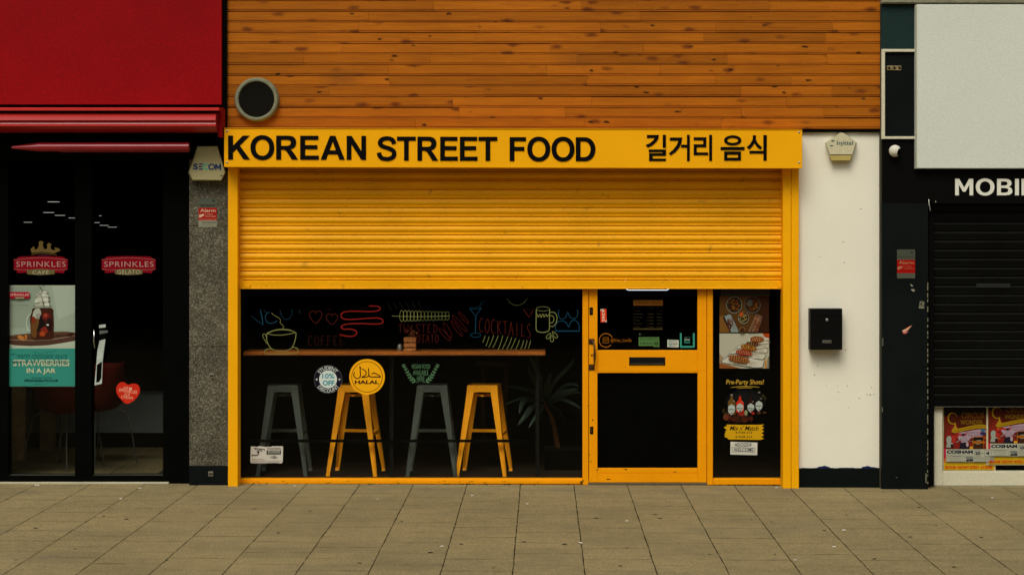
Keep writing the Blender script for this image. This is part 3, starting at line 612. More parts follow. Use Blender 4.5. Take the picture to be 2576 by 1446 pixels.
GL['B'] = (.80, [[(0, 0), (.46, 0), (.66, .04), (.78, .14), (.80, .28), (.75, .42), (.62, .52), (.72, .60), (.76, .73), (.72, .88), (.60, .97), (.45, 1), (0, 1)], [(.2, .16), (.2, .44), (.44, .44), (.56, .40), (.60, .30), (.56, .20), (.44, .16)], [(.2, .59), (.2, .84), (.42, .84), (.52, .80), (.555, .715), (.52, .63), (.42, .59)]])
def word(txt, x0, x1, y0, y1, Y, dep, mat, par, gap=.075, gaps=None, dzf=None, name='letter'):
    ws = [GL[c][0] for c in txt]; gp = [(gaps or {}).get(txt[i:i+2], gap) for i in range(len(txt)-1)]
    tot = sum(ws)+sum(gp); k = (x1-x0)/tot; x = x0
    for i, c in enumerate(txt):
        loops = []
        for l in GL[c][1]:
            q = []
            for p in l:
                v = P(x+p[0]*k, y1+(y0-y1)*p[1], Y); q.append((v.x, v.z+(dzf(v.x) if dzf else 0)))
            loops.append(q)
        MB().prism(loops, Y, Y+dep, mat).build(name, par)
        x += (ws[i]+(gp[i] if i < len(gp) else 0))*k
word('KOREAN', 573.6, 920.7, 341.3, 401.2, FT-.006, .0055, LET, fs, gaps={'KO': .02, 'OR': .075, 'RE': .09, 'EA': .075, 'AN': .08}, dzf=tilt)
word('STREET', 947.5, 1251, 343, 403, FT-.006, .0055, LET, fs, gaps={'ST': .02, 'TR': .07, 'RE': .09, 'EE': .09, 'ET': .04}, dzf=tilt)
word('FOOD', 1282, 1498, 343.5, 403.5, FT-.006, .0055, LET, fs, gap=.05, dzf=tilt)
KO = [
 [[[(537, 258), (675, 258), (668, 300), (642, 340), (602, 375), (547, 402), (523, 375), (570, 352), (608, 322), (630, 292), (537, 292)]], [[(718, 257), (755, 257), (755, 404), (718, 404)]], [[(558, 424), (756, 424), (756, 496), (602, 496), (602, 528), (755, 528), (755, 556), (562, 556), (562, 467), (716, 467), (716, 453), (558, 453)]]],
 [[[(800, 288), (941, 288), (932, 350), (903, 410), (862, 455), (810, 490), (787, 468), (830, 435), (868, 390), (891, 348), (898, 322), (800, 322)]], [[(928, 370), (996, 370), (996, 258), (1028, 258), (1028, 556), (996, 556), (996, 402), (928, 402)]]],
 [[[(1073, 285), (1217, 285), (1217, 398), (1108, 398), (1108, 458), (1236, 458), (1242, 488), (1073, 488), (1073, 365), (1182, 365), (1182, 318), (1073, 318)]], [[(1250, 258), (1283, 258), (1283, 553), (1250, 553)]]],
 [[ell(1520, 320, 100, 58, 36), ell(1520, 320, 64, 29, 36)], [[(1381, 396), (1655, 396), (1655, 430), (1381, 430)]], [[(1421, 447), (1614, 447), (1614, 550), (1421, 550)], [(1457, 482), (1457, 518), (1580, 518), (1580, 482)]]],
 [[[(1750, 262), (1786, 262), (1786, 310), (1800, 345), (1825, 375), (1855, 398), (1835, 425), (1795, 392), (1768, 352), (1745, 385), (1712, 422), (1680, 398), (1718, 365), (1742, 325), (1750, 300)]], [[(1870, 260), (1911, 260), (1908, 550), (1872, 550), (1872, 470), (1712, 470), (1712, 440), (1870, 440)]]],
]
for syl in KO:
    m = MB()
    for loops in syl:
        m.prism([[(lambda v: (v.x, v.z))(P(*rO(*p), FT-.006)) for p in l] for l in loops], FT-.006, FT-.0005, LET)
    m.build('letter', fs)

# round vent
vc = P(645.5, 250.5, -.02)
vt = thing('wall_vent', 'round grey extract vent with black mesh in the orange boards', 'vent', (vc.x, .02, vc.z))
m = MB(); rO_, rI_ = 54/S0, 45/S0; GREYV = rich('grey vent plastic', alb((112, 114, 92)), .6, .2, n1=(18, .2), n2=(200, .12), dirt=(14, .62, .7, (.03, .03, .02)))
m.revolve(vc+Vector((0, .05, 0)), (0, -1, 0), [(0, rO_+.006), (.045, rO_+.004), (.062, rO_-.002), (.066, rO_-.006), (.066, rI_+.004), (.062, rI_), (.03, rI_-.001)], GREYV, 56); m.build('rim', vt)
m = MB(); m.revolve(vc+Vector((0, .012, 0)), (0, -1, 0), [(0, rI_), (.0005, 0)], BLK, 40); m.build('duct', vt)
m = MB(); WIRE = base_mat('dark wire', (.035, .032, .02), .5, .3)
for fam in (35, 125):
    d = Vector((math.cos(R(fam)), 0, math.sin(R(fam)))); e = Vector((-d.z, 0, d.x))
    for k in range(-12, 13):
        o = k*rI_/12.5; h = math.sqrt(max(0, rI_**2-o*o))
        if h < .01: continue
        c = vc+e*o+Vector((0, -.008+(.0015 if fam == 35 else 0), 0)); m.tube([c-d*h, c+d*h], .0007, WIRE, 4, caps=False)
m.build('mesh', vt)

# white pier and alarm box on it
pier = thing('white_pier', 'white rendered wall strip with chipped blue black base between the shops', 'wall', (P(2112, 1225, .06).x, .06, 0))
m = MB(); A = P(2010, 326, .06); B = P(2219, 1177, .06); m.box(A.x-.05, B.x+.02, .06, .5, B.z, 5.0, WHT)
m.build('render', pier)
m = MB(); C_ = P(2219, 1228, .05); m.bevbox(A.x-.03, C_.x+.01, .052, .5, gz(C_.x)-.02, B.z, NAVY, .003); m.build('plinth', pier)
a = Art(.0595); BL = C(22, 34, 78); pts = [(2013, 1178)]
xx = 2013
while xx < 2212:
    xx += random.uniform(2, 7); hgt = max(0, 3.2*math.sin(xx*.11)+random.uniform(0, 3.5)) if (2030 < xx < 2110 or xx > 2150) else random.uniform(0, 1.2)
    pts.append((min(xx, 2214), 1176.5-hgt))
pts.append((2214, 1179)); a.poly(pts, BL); a.build('peeled_edge', pier)
a = Art(.0592)
for (zx, zy) in [(172, 527), (263, 470), (267, 550), (331, 343), (152, 982), (200, 1024), (241, 1024), (279, 1024), (245, 1048), (372, 1031), (382, 1057), (356, 1058), (367, 1059), (166, 947), (272, 886), (110, 842), (325, 1072), (246, 1075)]:
    x, y = rJ(zx, zy); rx = random.uniform(1, 3); ry = random.uniform(.8, 2)
    a = Art(.0592); a.poly([(x+rx*random.uniform(.5, 1)*math.cos(k*1.05), y+ry*random.uniform(.5, 1)*math.sin(k*1.05)) for k in range(6)], C(70, 60, 42)); a.build('scuff_mark', pier)
ab = thing('alarm_box', 'pentagonal cream alarm box with blue lettering on white wall', 'alarm box', (P(2112, 370, .06).x, .06, P(0, 405, .06).z))
Yb = -.01
out = [(1130, 238), (1250, 250), (1660, 560), (1525, 965), (790, 965), (650, 575)]
low = [(795, 978), (1500, 978), (1465, 1105), (1440, 1140), (850, 1140), (835, 1105)]
def wz(pts, rg, Y): return [(lambda v: (v.x, v.z))(P(*rg(*p), Y)) for p in pts]
def frustum(m, front, back, Yf, Yk, mat):
    n = len(front); m.add([(p[0], Yf, p[1]) for p in front]+[(p[0], Yk, p[1]) for p in back], [tuple(range(n))]+[(i, n+i, n+(i+1) % n, (i+1) % n) for i in range(n)], mat)
m = MB(); frustum(m, wz([(1135, 262), (1240, 270), (1635, 572), (1515, 952), (800, 952), (672, 590)], rW, Yb), wz(out, rW, .058), Yb, .058, ALBX); m.build('cover', ab)
m = MB(); frustum(m, wz(low, rW, Yb+.004), wz([(785, 968), (1515, 968), (1480, 1120), (1440, 1165), (840, 1165), (810, 1120)], rW, .058), Yb+.004, .058, rich('yellowed plastic', alb((165, 148, 84)), .5, .2)); m.build('strobe_cover', ab)
a = Art(Yb-.0008, rW); TB = C(52, 84, 92); a.text('Initial', 1020, 515, 1545, 648, TB, .012); a.oval(1180, 675, 17, 17, C(50, 28, 16)); a.build('lettering', ab); a = Art(Yb-.0008, rW); a.poly(cat([(830, 530), (880, 495), (950, 505), (900, 540)], True, 5), TB); a.build('emblem', ab); a = Art(Yb-.0008, rW); a.poly(cat([(800, 682), (850, 652), (910, 662), (860, 695)], True, 5), TB); a.build('emblem', ab)
# letter box
lb = thing('letter_box', 'black metal wall letter box with key lock on the white wall', 'letter box', (P(2078, 880, .06).x, .06, P(0, 880, .06).z))
m = MB(); Yl = -.05; BX = rich('black powder coat', (.003, .003, .0025), .5, .25, n1=(5, .1), n2=(260, .15)); m.pbev(2038.5, 776.5, 2119, 879.5, Yl, .108, BX, .003); bo = m.build('box', lb)
x0, y0 = rJ(146, 748.5); x1, y1 = rJ(254, 753); MB().pbev(x0, y0, x1, y1, Yl-.004, .0045, BX, .001).build('flap', lb)
x, y = rJ(200, 770); MB().revolve(P(x, y, Yl), (0, -1, 0), [(0, .011), (.004, .011), (.005, .009), (.005, .004), (.003, 0)], STEEL, 18).build('lock', lb)
x0, y0 = rJ(183, 849); x1, y1 = rJ(217.5, 859.5)
m = MB(); m.pbev(x0, y0, x1, y1, Yl-.003, .0035, STEEL, .001); m.pbox(x0+2, y0+2, x1-2, y1-2.2, Yl-.0034, .001, C(70, 68, 54)); m.build('name_plate', lb)
# skirting strips between buildings
MB().pbox(2214, 0, 2218.5, 1228, .02, .06, C(70, 68, 52)).build('edge_trim', pier)

# ------------------------------------------------------------------ interior of the food shop
def stool(cx, cy, mat, label, rz, group='bar stools behind the shop window'):
    t = bpy.data.objects.new('bar_stool', None); COL.objects.link(t); ORIG[t.name] = Vector((0, 0, 0)); tag(t, label, 'stool', group)
    m = MB(); H = .690; a = .117; b = .120
    m.add([(sx*(a-.005), sy*(a-.005), H) for sx, sy in ((-1, -1), (1, -1), (1, 1), (-1, 1))]+[(sx*a, sy*a, H-.008) for sx, sy in ((-1, -1), (1, -1), (1, 1), (-1, 1))]+[(sx*b, sy*b, H-.052) for sx, sy in ((-1, -1), (1, -1), (1, 1), (-1, 1))],
          [(0, 1, 2, 3)]+[(i+4, (i+1) % 4+4, (i+1) % 4, i) for i in range(4)]+[(i+8, (i+1) % 4+8, (i+1) % 4+4, i+4) for i in range(4)]+[(11, 10, 9, 8)], mat)
    m.build('seat', t)
    for sx in (-1, 1):
        for sy in (-1, 1):
            m = MB(); T = Vector((sx*b*1.004, sy*b*1.004, H-.05)); F = Vector((sx*.197, sy*.197, 0)); wt, wb = .056, .027
            for (ux, uy) in ((-sx, 0), (0, -sy)):
                U = Vector((ux, uy, 0)); Nn = Vector((-sx*.003 if ux == 0 else 0, -sy*.003 if uy == 0 else 0, 0))
                q = [T, T+U*wt, F+U*wb, F]; vs = q+[p+Nn for p in q]
                m.add(vs, [(0, 1, 2, 3), (7, 6, 5, 4), (0, 4, 5, 1), (1, 5, 6, 2), (2, 6, 7, 3), (3, 7, 4, 0)], mat)
                # pressed rib along the lower leg
                A_ = T.lerp(F, .58)+U*.012; B_ = T.lerp(F, .93)+U*.009; m.tube([A_, B_], .0035, mat, 6)
            m.add([F+Vector((0, 0, .0)), F+Vector((-sx*.03, 0, 0)), F+Vector((-sx*.03, -sy*.03, 0)), F+Vector((0, -sy*.03, 0)), F+Vector((0, 0, .02)), F+Vector((-sx*.022, 0, .02)), F+Vector((-sx*.022, -sy*.022, .02)), F+Vector((0, -sy*.022, .02))],
                  [(3, 2, 1, 0), (4, 5, 6, 7), (0, 1, 5, 4), (1, 2, 6, 5), (2, 3, 7, 6), (3, 0, 4, 7)], mat)
            m.build('leg', t)
    k = (H-.315)/H; r = .119+(.197-.119)*k-.004; z = .315
    for (x0, y0, x1, y1) in ((-r, r, r, r), (-r, -r, -r, r), (r, -r, r, r)):
        m = MB(); 
        if y0 == y1: m.box(x0, x1, y0-.003, y0, z-.012, z+.012, mat)
        else: m.box(x0-.0015, x0+.0015, y0, y1, z-.012, z+.012, mat)
        m.build('footrest', t)
    r = .128
    m = MB(); m.box(-r, r, r-.02, r, .585, .605, mat); m.box(-.012, .012, -r, r, .606, .612, mat); m.build('brace', t)
    t.location = (cx, cy, .017); t.rotation_euler = (0, 0, rz); return t
ys = .65
for (px, mat, lab, rz) in ((709, GSTOOL, 'grey metal bar stool above the camera warning sticker', 0.02), (891, OSTOOL, 'orange metal bar stool behind the round yellow sticker', -.09), (1086, GSTOOL, 'grey metal bar stool under the green wreath sticker', 0.0), (1217, OSTOOL, 'orange metal bar stool beside the potted plant', -.11)):
    stool(P(px, 0, ys-.15).x, ys, mat, lab, rz)
bar = thing('window_bar', 'long varnished wooden bar shelf with black foot rail behind the glass', 'bar counter', (P(990, 0, .4).x, .4, .02))
A = P(612, 884.5, .30); B = P(1372, 894, .30)
m = MB(); m.bevbox(A.x, B.x, .30, .62, B.z, A.z, SHELF, .004); m.build('shelf', bar)
A = P(622, 1105, .40); B = P(1300, 1109.5, .40)
MB().box(A.x-.02, P(1330, 0, .4).x, .385, .412, B.z-.006, A.z, BLK).build('foot_rail', bar)
for x in (985, 1352):
    q = P(x, 0, .45).x; MB().box(q-.014, q+.014, .43, .458, .016, P(0, 895, .3).z, rich('dark grey metal', (.006, .0063, .005), .5, .3)).build('support', bar)
top = P(0, 884.5, .30).z+.001
# things standing on the shelf
cr = thing('wooden_crate', 'small slatted wooden crate standing on the window bar shelf', 'crate', (P(1030, 0, .4).x, .45, top))
WC = rich('pale crate wood', (.42, .16, .045), .6, .2, n1=(8, .3), n2=(80, .3))
x0 = P(1015.8, 0, .40).x; x1 = P(1045.5, 0, .40).x; s4 = sca(.40)
for (a_, b_) in ((0, 14), (17.5, 29), (33, 45)):
    z1 = P(0, 848.8+a_*.82, .40).z; z0 = P(0, 848.8+b_*.82, .40).z
    m = MB(); m.box(x0, x1, .40, .408, max(z0, top), z1, WC); m.box(x0, x1, .492, .50, max(z0, top), z1, WC); m.box(x0, x0+.006, .409, .491, max(z0, top), z1, WC); m.box(x1-.006, x1, .409, .491, max(z0, top), z1, WC); m.build('slat', cr)
for x in (x0+.008, x1-.018): MB().box(x, x+.010, .4085, .4185, top, P(0, 850, .40).z, WC).build('corner_post', cr)
m = MB(); DR = rich('dry brown leaves', (.20, .07, .03), .8, .1)
for i in range(46):
    c = Vector((P(1036, 0, .45).x+random.gauss(.004, .014), .45+random.gauss(0, .015), P(0, 845, .45).z+random.gauss(.02, .022))); d = Vector((random.gauss(0, 1), random.gauss(0, 1), random.gauss(.5, 1))).normalized()*.018; e = d.cross(Vector((random.random(), 1, random.random()))).normalized()*.006
    m.add([c-d, c+e, c+d, c-e], [(0, 1, 2, 3)], DR)
m.tube([(P(1036, 0, .45).x, .45, top+.01), (P(1036, 0, .45).x+.004, .45, P(0, 842, .45).z)], .003, DR, 5)
m.build('dried_flowers', None, 'small bunch of dried brown flowers rising from the wooden crate', 'flowers')
m = MB(); c = P(1005, 0, .40); m.revolve((c.x, .42, top), (0, 0, 1), [(0, 0), (0, .019), (.002, .0195), (.040, .0195), (.044, .018), (.046, .013), (.052, .012), (.053, 0)], base_mat('tin shaker metal', (.45, .46, .42), .3, .9), 20)
m.build('tin_shaker', None, 'small metal shaker left of the wooden crate on the shelf', 'shaker')

# plant
pl = thing('potted_plant', 'tall dracaena with long drooping leaves in a dark square planter', 'plant', (P(1415, 0, 1.0).x, 1.0, .016))
LEAF = rich('dark green leaf', (.018, .030, .020), .45, .4, n1=(8, .3), n2=(60, .2))
def leaf(m, pts, wd, mat):
    q = cat(pts, n=5); n = len(q); vs = []; fs = []
    for i, p in enumerate(q):
        p = Vector(p); t = (Vector(q[min(i+1, n-1)])-Vector(q[max(i-1, 0)])).normalized(); s_ = t.cross(Vector((.15, -1, .25))).normalized(); u = i/(n-1)
        h = wd*(math.sin(math.pi*min(1, .12+.88*u))**.8)*.5+.0004; up = t.cross(s_)*(h*.35)
        vs += [p-s_*h+up, p, p+s_*h+up]
    for i in range(n-1): fs += [(3*i, 3*i+1, 3*i+4, 3*i+3), (3*i+1, 3*i+2, 3*i+5, 3*i+4)]
    m.add(vs, fs, mat, True)
leaves = [  # photo-measured tips, from region rY; each bows out of the crown
 [(560, 600, 1.0), (520, 440, .85), (460, 330, .75), (420, 235, .7)], [(590, 590, 1.0), (570, 420, .95), (545, 320, .9), (470, 170, .85), (425, 85, .8)],
 [(640, 600, 1.05), (700, 440, .95), (790, 330, .9), (900, 215, .85), (938, 140, .8)], [(640, 620, 1.0), (740, 545, .8), (860, 505, .7), (985, 480, .62)],
 [(560, 620, 1.0), (470, 520, .8), (330, 475, .7), (175, 460, .6)], [(550, 640, 1.0), (450, 588, .8), (330, 595, .7), (165, 658, .6)],
 [(560, 650, .95), (430, 600, .75), (360, 650, .65), (325, 760, .6)], [(580, 660, .95), (470, 690, .7), (390, 790, .62), (310, 890, .58)],
 [(600, 670, .95), (560, 730, .7), (500, 810, .6), (430, 920, .55)], [(640, 650, 1.0), (800, 560, .85), (930, 520, .7), (1015, 530, .6)],
 [(650, 660, 1.0), (790, 600, .85), (930, 650, .7), (1008, 705, .62)], [(620, 580, 1.0), (640, 450, .95), (680, 300, .9)], [(650, 640, 1.0), (800, 470, .9), (920, 430, .8), (990, 460, .75)],
 [(600, 640, 1.2), (520, 520, 1.4), (420, 500, 1.6)], [(640, 640, 1.1), (760, 720, 1.2), (850, 840, 1.3)], [(610, 600, 1.1), (600, 420, 1.3), (560, 330, 1.5)]]
for l in leaves:
    m = MB(); leaf(m, [P(*rY(a_, b_), c_) for a_, b_, c_ in l], random.choice((.026, .032, .042)), LEAF); m.build('leaf', pl)
m = MB(); m.tube([P(*rY(a_, b_), 1.0) for a_, b_ in ((755, 1150), (740, 1050), (715, 900), (680, 790), (620, 690), (605, 620))], [.022, .02, .018, .017, .016, .013], rich('brown cane', (.05, .02, .007), .8, .1, n1=(30, .4)), 10); m.build('stem', pl)
A = P(1370, 1132, .86); B = P(1466, 1132, .86)
m = MB(); m.box(A.x, B.x+.03, .86, 1.16, .016, A.z, BLK); m.box(A.x-.004, B.x+.034, .856, 1.164, A.z, A.z+.005, rich('dark grey metal', (.006, .0063, .005), .5, .3)); m.build('planter', pl)
# distant chair silhouette seat behind: a low brown stool further inside
ins = thing('back_stool', 'brown topped stool standing deep inside the dark food shop', 'stool', (P(1240, 0, 2.2).x, 2.3, .016))
A = P(1195, 914, 2.2); B = P(1290, 918, 2.2); BRN = rich('brown leather', (.05, .018, .004), .6, .2)
m = MB(); m.bevbox(A.x, B.x, 2.2, 2.5, B.z-.02, A.z, BRN, .006); m.build('seat', ins)
for sx in (A.x+.05, B.x-.08):
    for sy in (2.24, 2.45): MB().box(sx, sx+.03, sy, sy+.03, .016, B.z-.02, BRN).build('leg', ins)

# opening sign lit behind the door glass
x0, y0 = rG(731, 150); x1, y1 = rG(1368, 217)
osn = thing('lit_sign', 'lit white tube sign edge peeping below the yellow shutter', 'sign', (P((x0+x1)/2, 0, .3).x, .30, P(0, y1, .3).z))
pts = [(x0, y1-60), (x0, y1-7), (x0+2, y1-2.5), (x0+7, y1), (x1-7, y1), (x1-2, y1-2.5), (x1, y1-7), (x1, y1-60)]
MB().tube([P(a_, b_, .28) for a_, b_ in pts], .0024, emit('white lit tube', (.85, .92, 1), 1.6), 8).build('tube', osn)
MB().pbox(x0+8, y1-62, x1-8, y1-6, .292, .012, BLK).build('backing', osn)

# ------------------------------------------------------------------ drawings and stickers on the food shop window
YO = WF+.0335                            # outer face of the glass
YI = WF+.0440                            # just behind it
OL = C(108, 112, 62); OLd = C(78, 82, 44); OLf = C(42, 46, 26); BLU = C(14, 58, 76); BLd = C(11, 40, 53); RDD = C(124, 26, 20); RDm = C(78, 26, 20); RDf = C(48, 17, 13)
def drawing(rg, name, label, cat_='window drawing'):
    a = Art(YO, rg, .00025); a.nm = (name, label, cat_); return a
def done(a): return a.build(a.nm[0], None, a.nm[1], a.nm[2], 'chalk pen drawings on the shop window')
a = drawing(rC, 'coffee_cup_drawing', 'olive line drawing of a steaming coffee cup on saucer')
a.line([(597, 390), (640, 425), (690, 450), (712, 480), (710, 520), (735, 540), (754, 565), (735, 588)], 6, OL)
a.line([(905, 640), (860, 620), (740, 605), (620, 620), (540, 650), (600, 668), (700, 675), (800, 665), (905, 640)], 9, OL)
a.line([(545, 650), (640, 612), (740, 600), (850, 612)], 13, OL)
a.line([(537, 655), (538, 740), (560, 800), (600, 850), (660, 877), (730, 882), (800, 872), (860, 835), (895, 760), (910, 690), (913, 640)], 10, OL)
a.line([(530, 700), (520, 670), (500, 658), (485, 675), (492, 705), (520, 750), (540, 785)], 8, OL)
a.line([(590, 850), (540, 855), (508, 880), (520, 912), (600, 918), (760, 918), (880, 910), (930, 895), (935, 855), (905, 835), (860, 830)], 10, OL); done(a)
a = drawing(rC, 'word_drawing', 'blue hand drawn lettering above the coffee cup drawing')
a.line([(325, 420), (400, 480), (490, 545)], 12, BLd, taper=True); a.line([(490, 550), (475, 450), (450, 340)], 14, BLU, taper=True)
a.line([(575, 380), (535, 400), (518, 450), (540, 505), (590, 522), (640, 510), (672, 488)], 10, BLU); a.line([(495, 345), (520, 380), (575, 385)], 6, BLd)
a.line([(705, 350), (730, 430), (770, 468), (820, 465), (855, 420), (862, 370), (845, 340)], 8, BLd); a.line([(955, 350), (965, 400)], 7, BLd, smooth=False); done(a)
a = drawing(rC, 'heart_drawing', 'left of the two thin red hearts drawn on the window')
def heart(a, cx, cy, w_, h_, wd, col): a.line([(cx, cy-h_*.30), (cx-w_*.22, cy-h_*.5), (cx-w_*.48, cy-h_*.30), (cx-w_*.42, cy+h_*.05), (cx, cy+h_*.5), (cx+w_*.42, cy+h_*.05), (cx+w_*.48, cy-h_*.30), (cx+w_*.22, cy-h_*.5), (cx, cy-h_*.30)], wd, col)
heart(a, 1166, 442, 165, 160, 6, RDm); done(a)
a = drawing(rC, 'heart_drawing', 'right of the two thin red hearts beside the wavy line'); heart(a, 1374, 468, 150, 140, 6, RDm); a.line([(1315, 325), (1348, 357), (1385, 325)], 4, RDf, smooth=False); done(a)
a = drawing(rC, 'wavy_line_drawing', 'thick red looping ribbon drawn on the window')
a.line([(1850, 300), (1960, 305), (1995, 335), (1960, 362), (1860, 372), (1720, 368), (1580, 370), (1510, 390), (1492, 425), (1520, 462), (1600, 474), (1750, 465), (1900, 455), (1990, 460), (2030, 488), (2010, 522), (1920, 532), (1760, 526), (1600, 530), (1515, 548), (1495, 575), (1530, 598), (1600, 596), (1665, 610), (1692, 640), (1675, 675), (1620, 690), (1550, 685), (1475, 665)], 13, RDD, n=8); done(a)
def hand(a, strokes, col, wd):
    for st in strokes: a.line(st, wd, col, smooth=len(st) > 2)
# simple hand-lettering strokes in a unit box (x right, y down)
HL = {'C': [[(.9, .1), (.5, 0), (.15, .3), (.1, .7), (.4, 1), (.9, .92)]], 'O': [[(.5, 0), (.1, .4), (.2, .9), (.55, 1), (.9, .6), (.8, .15), (.5, 0)]], 'F': [[(.2, 0), (.2, 1)], [(.2, .02), (.9, 0)], [(.2, .45), (.75, .43)]],
      'E': [[(.2, 0), (.2, 1)], [(.2, .02), (.9, 0)], [(.2, .5), (.75, .48)], [(.2, 1), (.9, .96)]], 'T': [[(0, .04), (1, 0)], [(.5, .02), (.52, 1)]], 'W': [[(.05, 0), (.12, .7), (.3, 1), (.45, .6), (.5, .5), (.6, .9), (.8, 1), (.92, .5), (.95, 0)]],
      'I': [[(.5, 0), (.5, 1)]], 'S': [[(.9, .1), (.5, 0), (.15, .25), (.5, .5), (.85, .72), (.6, 1), (.1, .95)]], 'D': [[(.2, 0), (.2, 1)], [(.2, 0), (.7, .15), (.95, .55), (.65, .95), (.2, 1)]], 'P': [[(.2, 0), (.2, 1)], [(.2, 0), (.8, .1), (.8, .45), (.2, .55)]],
      'A': [[(0, 1), (.5, 0)], [(.5, 0), (1, 1)], [(.22, .62), (.8, .6)]], 'K': [[(.2, 0), (.2, 1)], [(.85, 0), (.2, .55)], [(.25, .5), (.95, 1)]], 'L': [[(.3, 0), (.2, .95)], [(.2, .95), (.9, .9)]]}
def handword(a, txt, x0, y0, x1, y1, col, wd, dy=0):
    n = len(txt); cw = (x1-x0)/n
    for i, c in enumerate(txt):
        for st in HL[c]: a.line([(x0+cw*(i+.08+.8*p[0]), y0+dy*i+(y1-y0)*p[1]) for p in st], wd*.85, col, smooth=len(st) > 2, n=5)
a = drawing(rC, 'word_drawing', 'faint red hand written word COFFEE above the shelf'); handword(a, 'COFFEE', 1060, 685, 1540, 805, RDf, 7); done(a)
a = drawing(rD, 'twisted_potato_drawing', 'olive spiral potato on a stick drawn on the window')
a.line([(200, 400), (500, 408), (890, 400)], 6, OL)
for k in range(14):
    cx = 320+k*42; a.line(ell(cx, 400-(k % 3), 24, 66-k*1.2, 20), 5, OL if k < 6 else OLd, closed=True, n=2)
for k in range(6): a.line([(140+k*75, 235-k*2), (200+k*70, 330-k*8)], 3, OLf, smooth=False)
done(a)
a = drawing(rD, 'word_drawing', 'thin red hand written words TWISTED POTATO beside the crate')
handword(a, 'TWISTED', 270, 500, 755, 600, RDm, 5); handword(a, 'POTATO', 440, 625, 770, 720, RDm, 5); done(a)
a = drawing(rD, 'chips_drawing', 'bundle of thin red slanting loops between potato and cocktail glass')
for (x0, y0, x1, y1, w_) in ((770, 550, 900, 690, 22), (825, 485, 915, 660, 26), (910, 455, 1045, 640, 20), (925, 390, 1105, 590, 20), (1000, 355, 1120, 490, 18)):
    d = math.atan2(y1-y0, x1-x0); L_ = math.hypot(x1-x0, y1-y0)/2; c = ((x0+x1)/2, (y0+y1)/2)
    a.line([rot2(p, c, d) for p in ell(c[0], c[1], L_, w_, 20)], 4, RDm, closed=True, n=2)
done(a)
a = drawing(rD, 'cocktail_glass_drawing', 'blue line drawing of a cocktail glass')
a.line([(1130, 300), (1280, 298)], 6, BLd, smooth=False); a.line([(1130, 305), (1206, 405), (1272, 305)], 6, BLU, smooth=False); a.line([(1145, 320), (1262, 312)], 4, BLU, smooth=False); a.line([(1207, 405), (1203, 600)], 8, BLU, smooth=False); a.line(ell(1206, 628, 62, 25, 24), 5, BLU, closed=True, n=2); a.line([(1240, 290), (1290, 235), (1320, 215)], 6, BLd); done(a)
a = drawing(rD, 'word_drawing', 'thin red hand written word COCKTAILS on the window'); handword(a, 'COCKTAILS', 1240, 425, 1880, 590, RDm, 6, dy=9); done(a)
a = drawing(rD, 'heart_drawing', 'small red pointed heart left of the beer mug drawing'); a.line([(1775, 315), (1845, 415), (1900, 320)], 6, RDm, smooth=False); a.line([(1800, 300), (1835, 325), (1865, 305)], 4, RDf); done(a)
a = drawing(rD, 'arc_drawing', 'faint olive arc drawn high on the window near the shutter'); a.line([(1580, 190), (1630, 250), (1700, 272), (1780, 245), (1830, 180)], 5, OLd); done(a)
a = drawing(rD, 'chips_drawing', 'row of pale olive slanting strokes above the shelf end')
for (x0, y0, x1, y1) in ((1318, 635, 1290, 715), (1366, 645, 1328, 760), (1424, 628, 1362, 778), (1476, 637, 1410, 780), (1532, 635, 1470, 818), (1592, 645, 1524, 800), (1640, 655, 1578, 800), (1687, 665, 1624, 800), (1732, 685, 1680, 810), (1782, 690, 1744, 800), (1822, 690, 1792, 795), (1864, 692, 1835, 790)):
    a.line([(x0, y0), ((x0+x1)/2+4, (y0+y1)/2), (x1, y1)], 6, OL)
done(a)
a = drawing(rD, 'beer_mug_drawing', 'olive line drawing of a frothy beer mug')
a.line(ell(2012, 315, 80, 26, 24), 9, OLd, closed=True, n=2); a.line([(1932, 320), (1930, 440), (1932, 560), (1960, 588), (2020, 596), (2070, 582), (2088, 560), (2090, 440), (2092, 320)], 10, OL)
a.line([(1940, 370), (1955, 412), (1975, 380), (1990, 415), (2010, 378), (2028, 412), (2048, 378), (2065, 405), (2090, 370)], 9, OL)
a.line([(2092, 355), (2150, 360), (2180, 410), (2170, 480), (2130, 525), (2090, 515)], 9, OL); a.line([(2092, 395), (2130, 400), (2145, 440), (2125, 480), (2092, 480)], 8, OL)
for (x, y, an, l_) in ((2080, 640, 35, 40), (2155, 625, -35, 48), (2120, 672, 0, 40)): a.line([rot2(p, (x, y), R(an)) for p in cat([(x, y-l_), (x+20, y+12), (x, y+l_*.95), (x-20, y+12)], True, 5)], 8, OL, closed=True, n=1)
done(a)
a = drawing(rD, 'bubble_letters_drawing', 'blue bubble outlines at the right edge of the window')
a.line([(2205, 325), (2195, 370), (2210, 420), (2245, 438), (2285, 415), (2308, 355), (2335, 410), (2380, 432), (2420, 405), (2430, 360), (2422, 325)], 8, BLU)
a.line([(2165, 580), (2162, 520), (2190, 470), (2245, 460), (2290, 480), (2320, 530), (2345, 470), (2390, 450), (2430, 480), (2448, 530), (2447, 580)], 9, BLU); a.line([(2160, 580), (2450, 580)], 13, BLU, smooth=False); done(a)

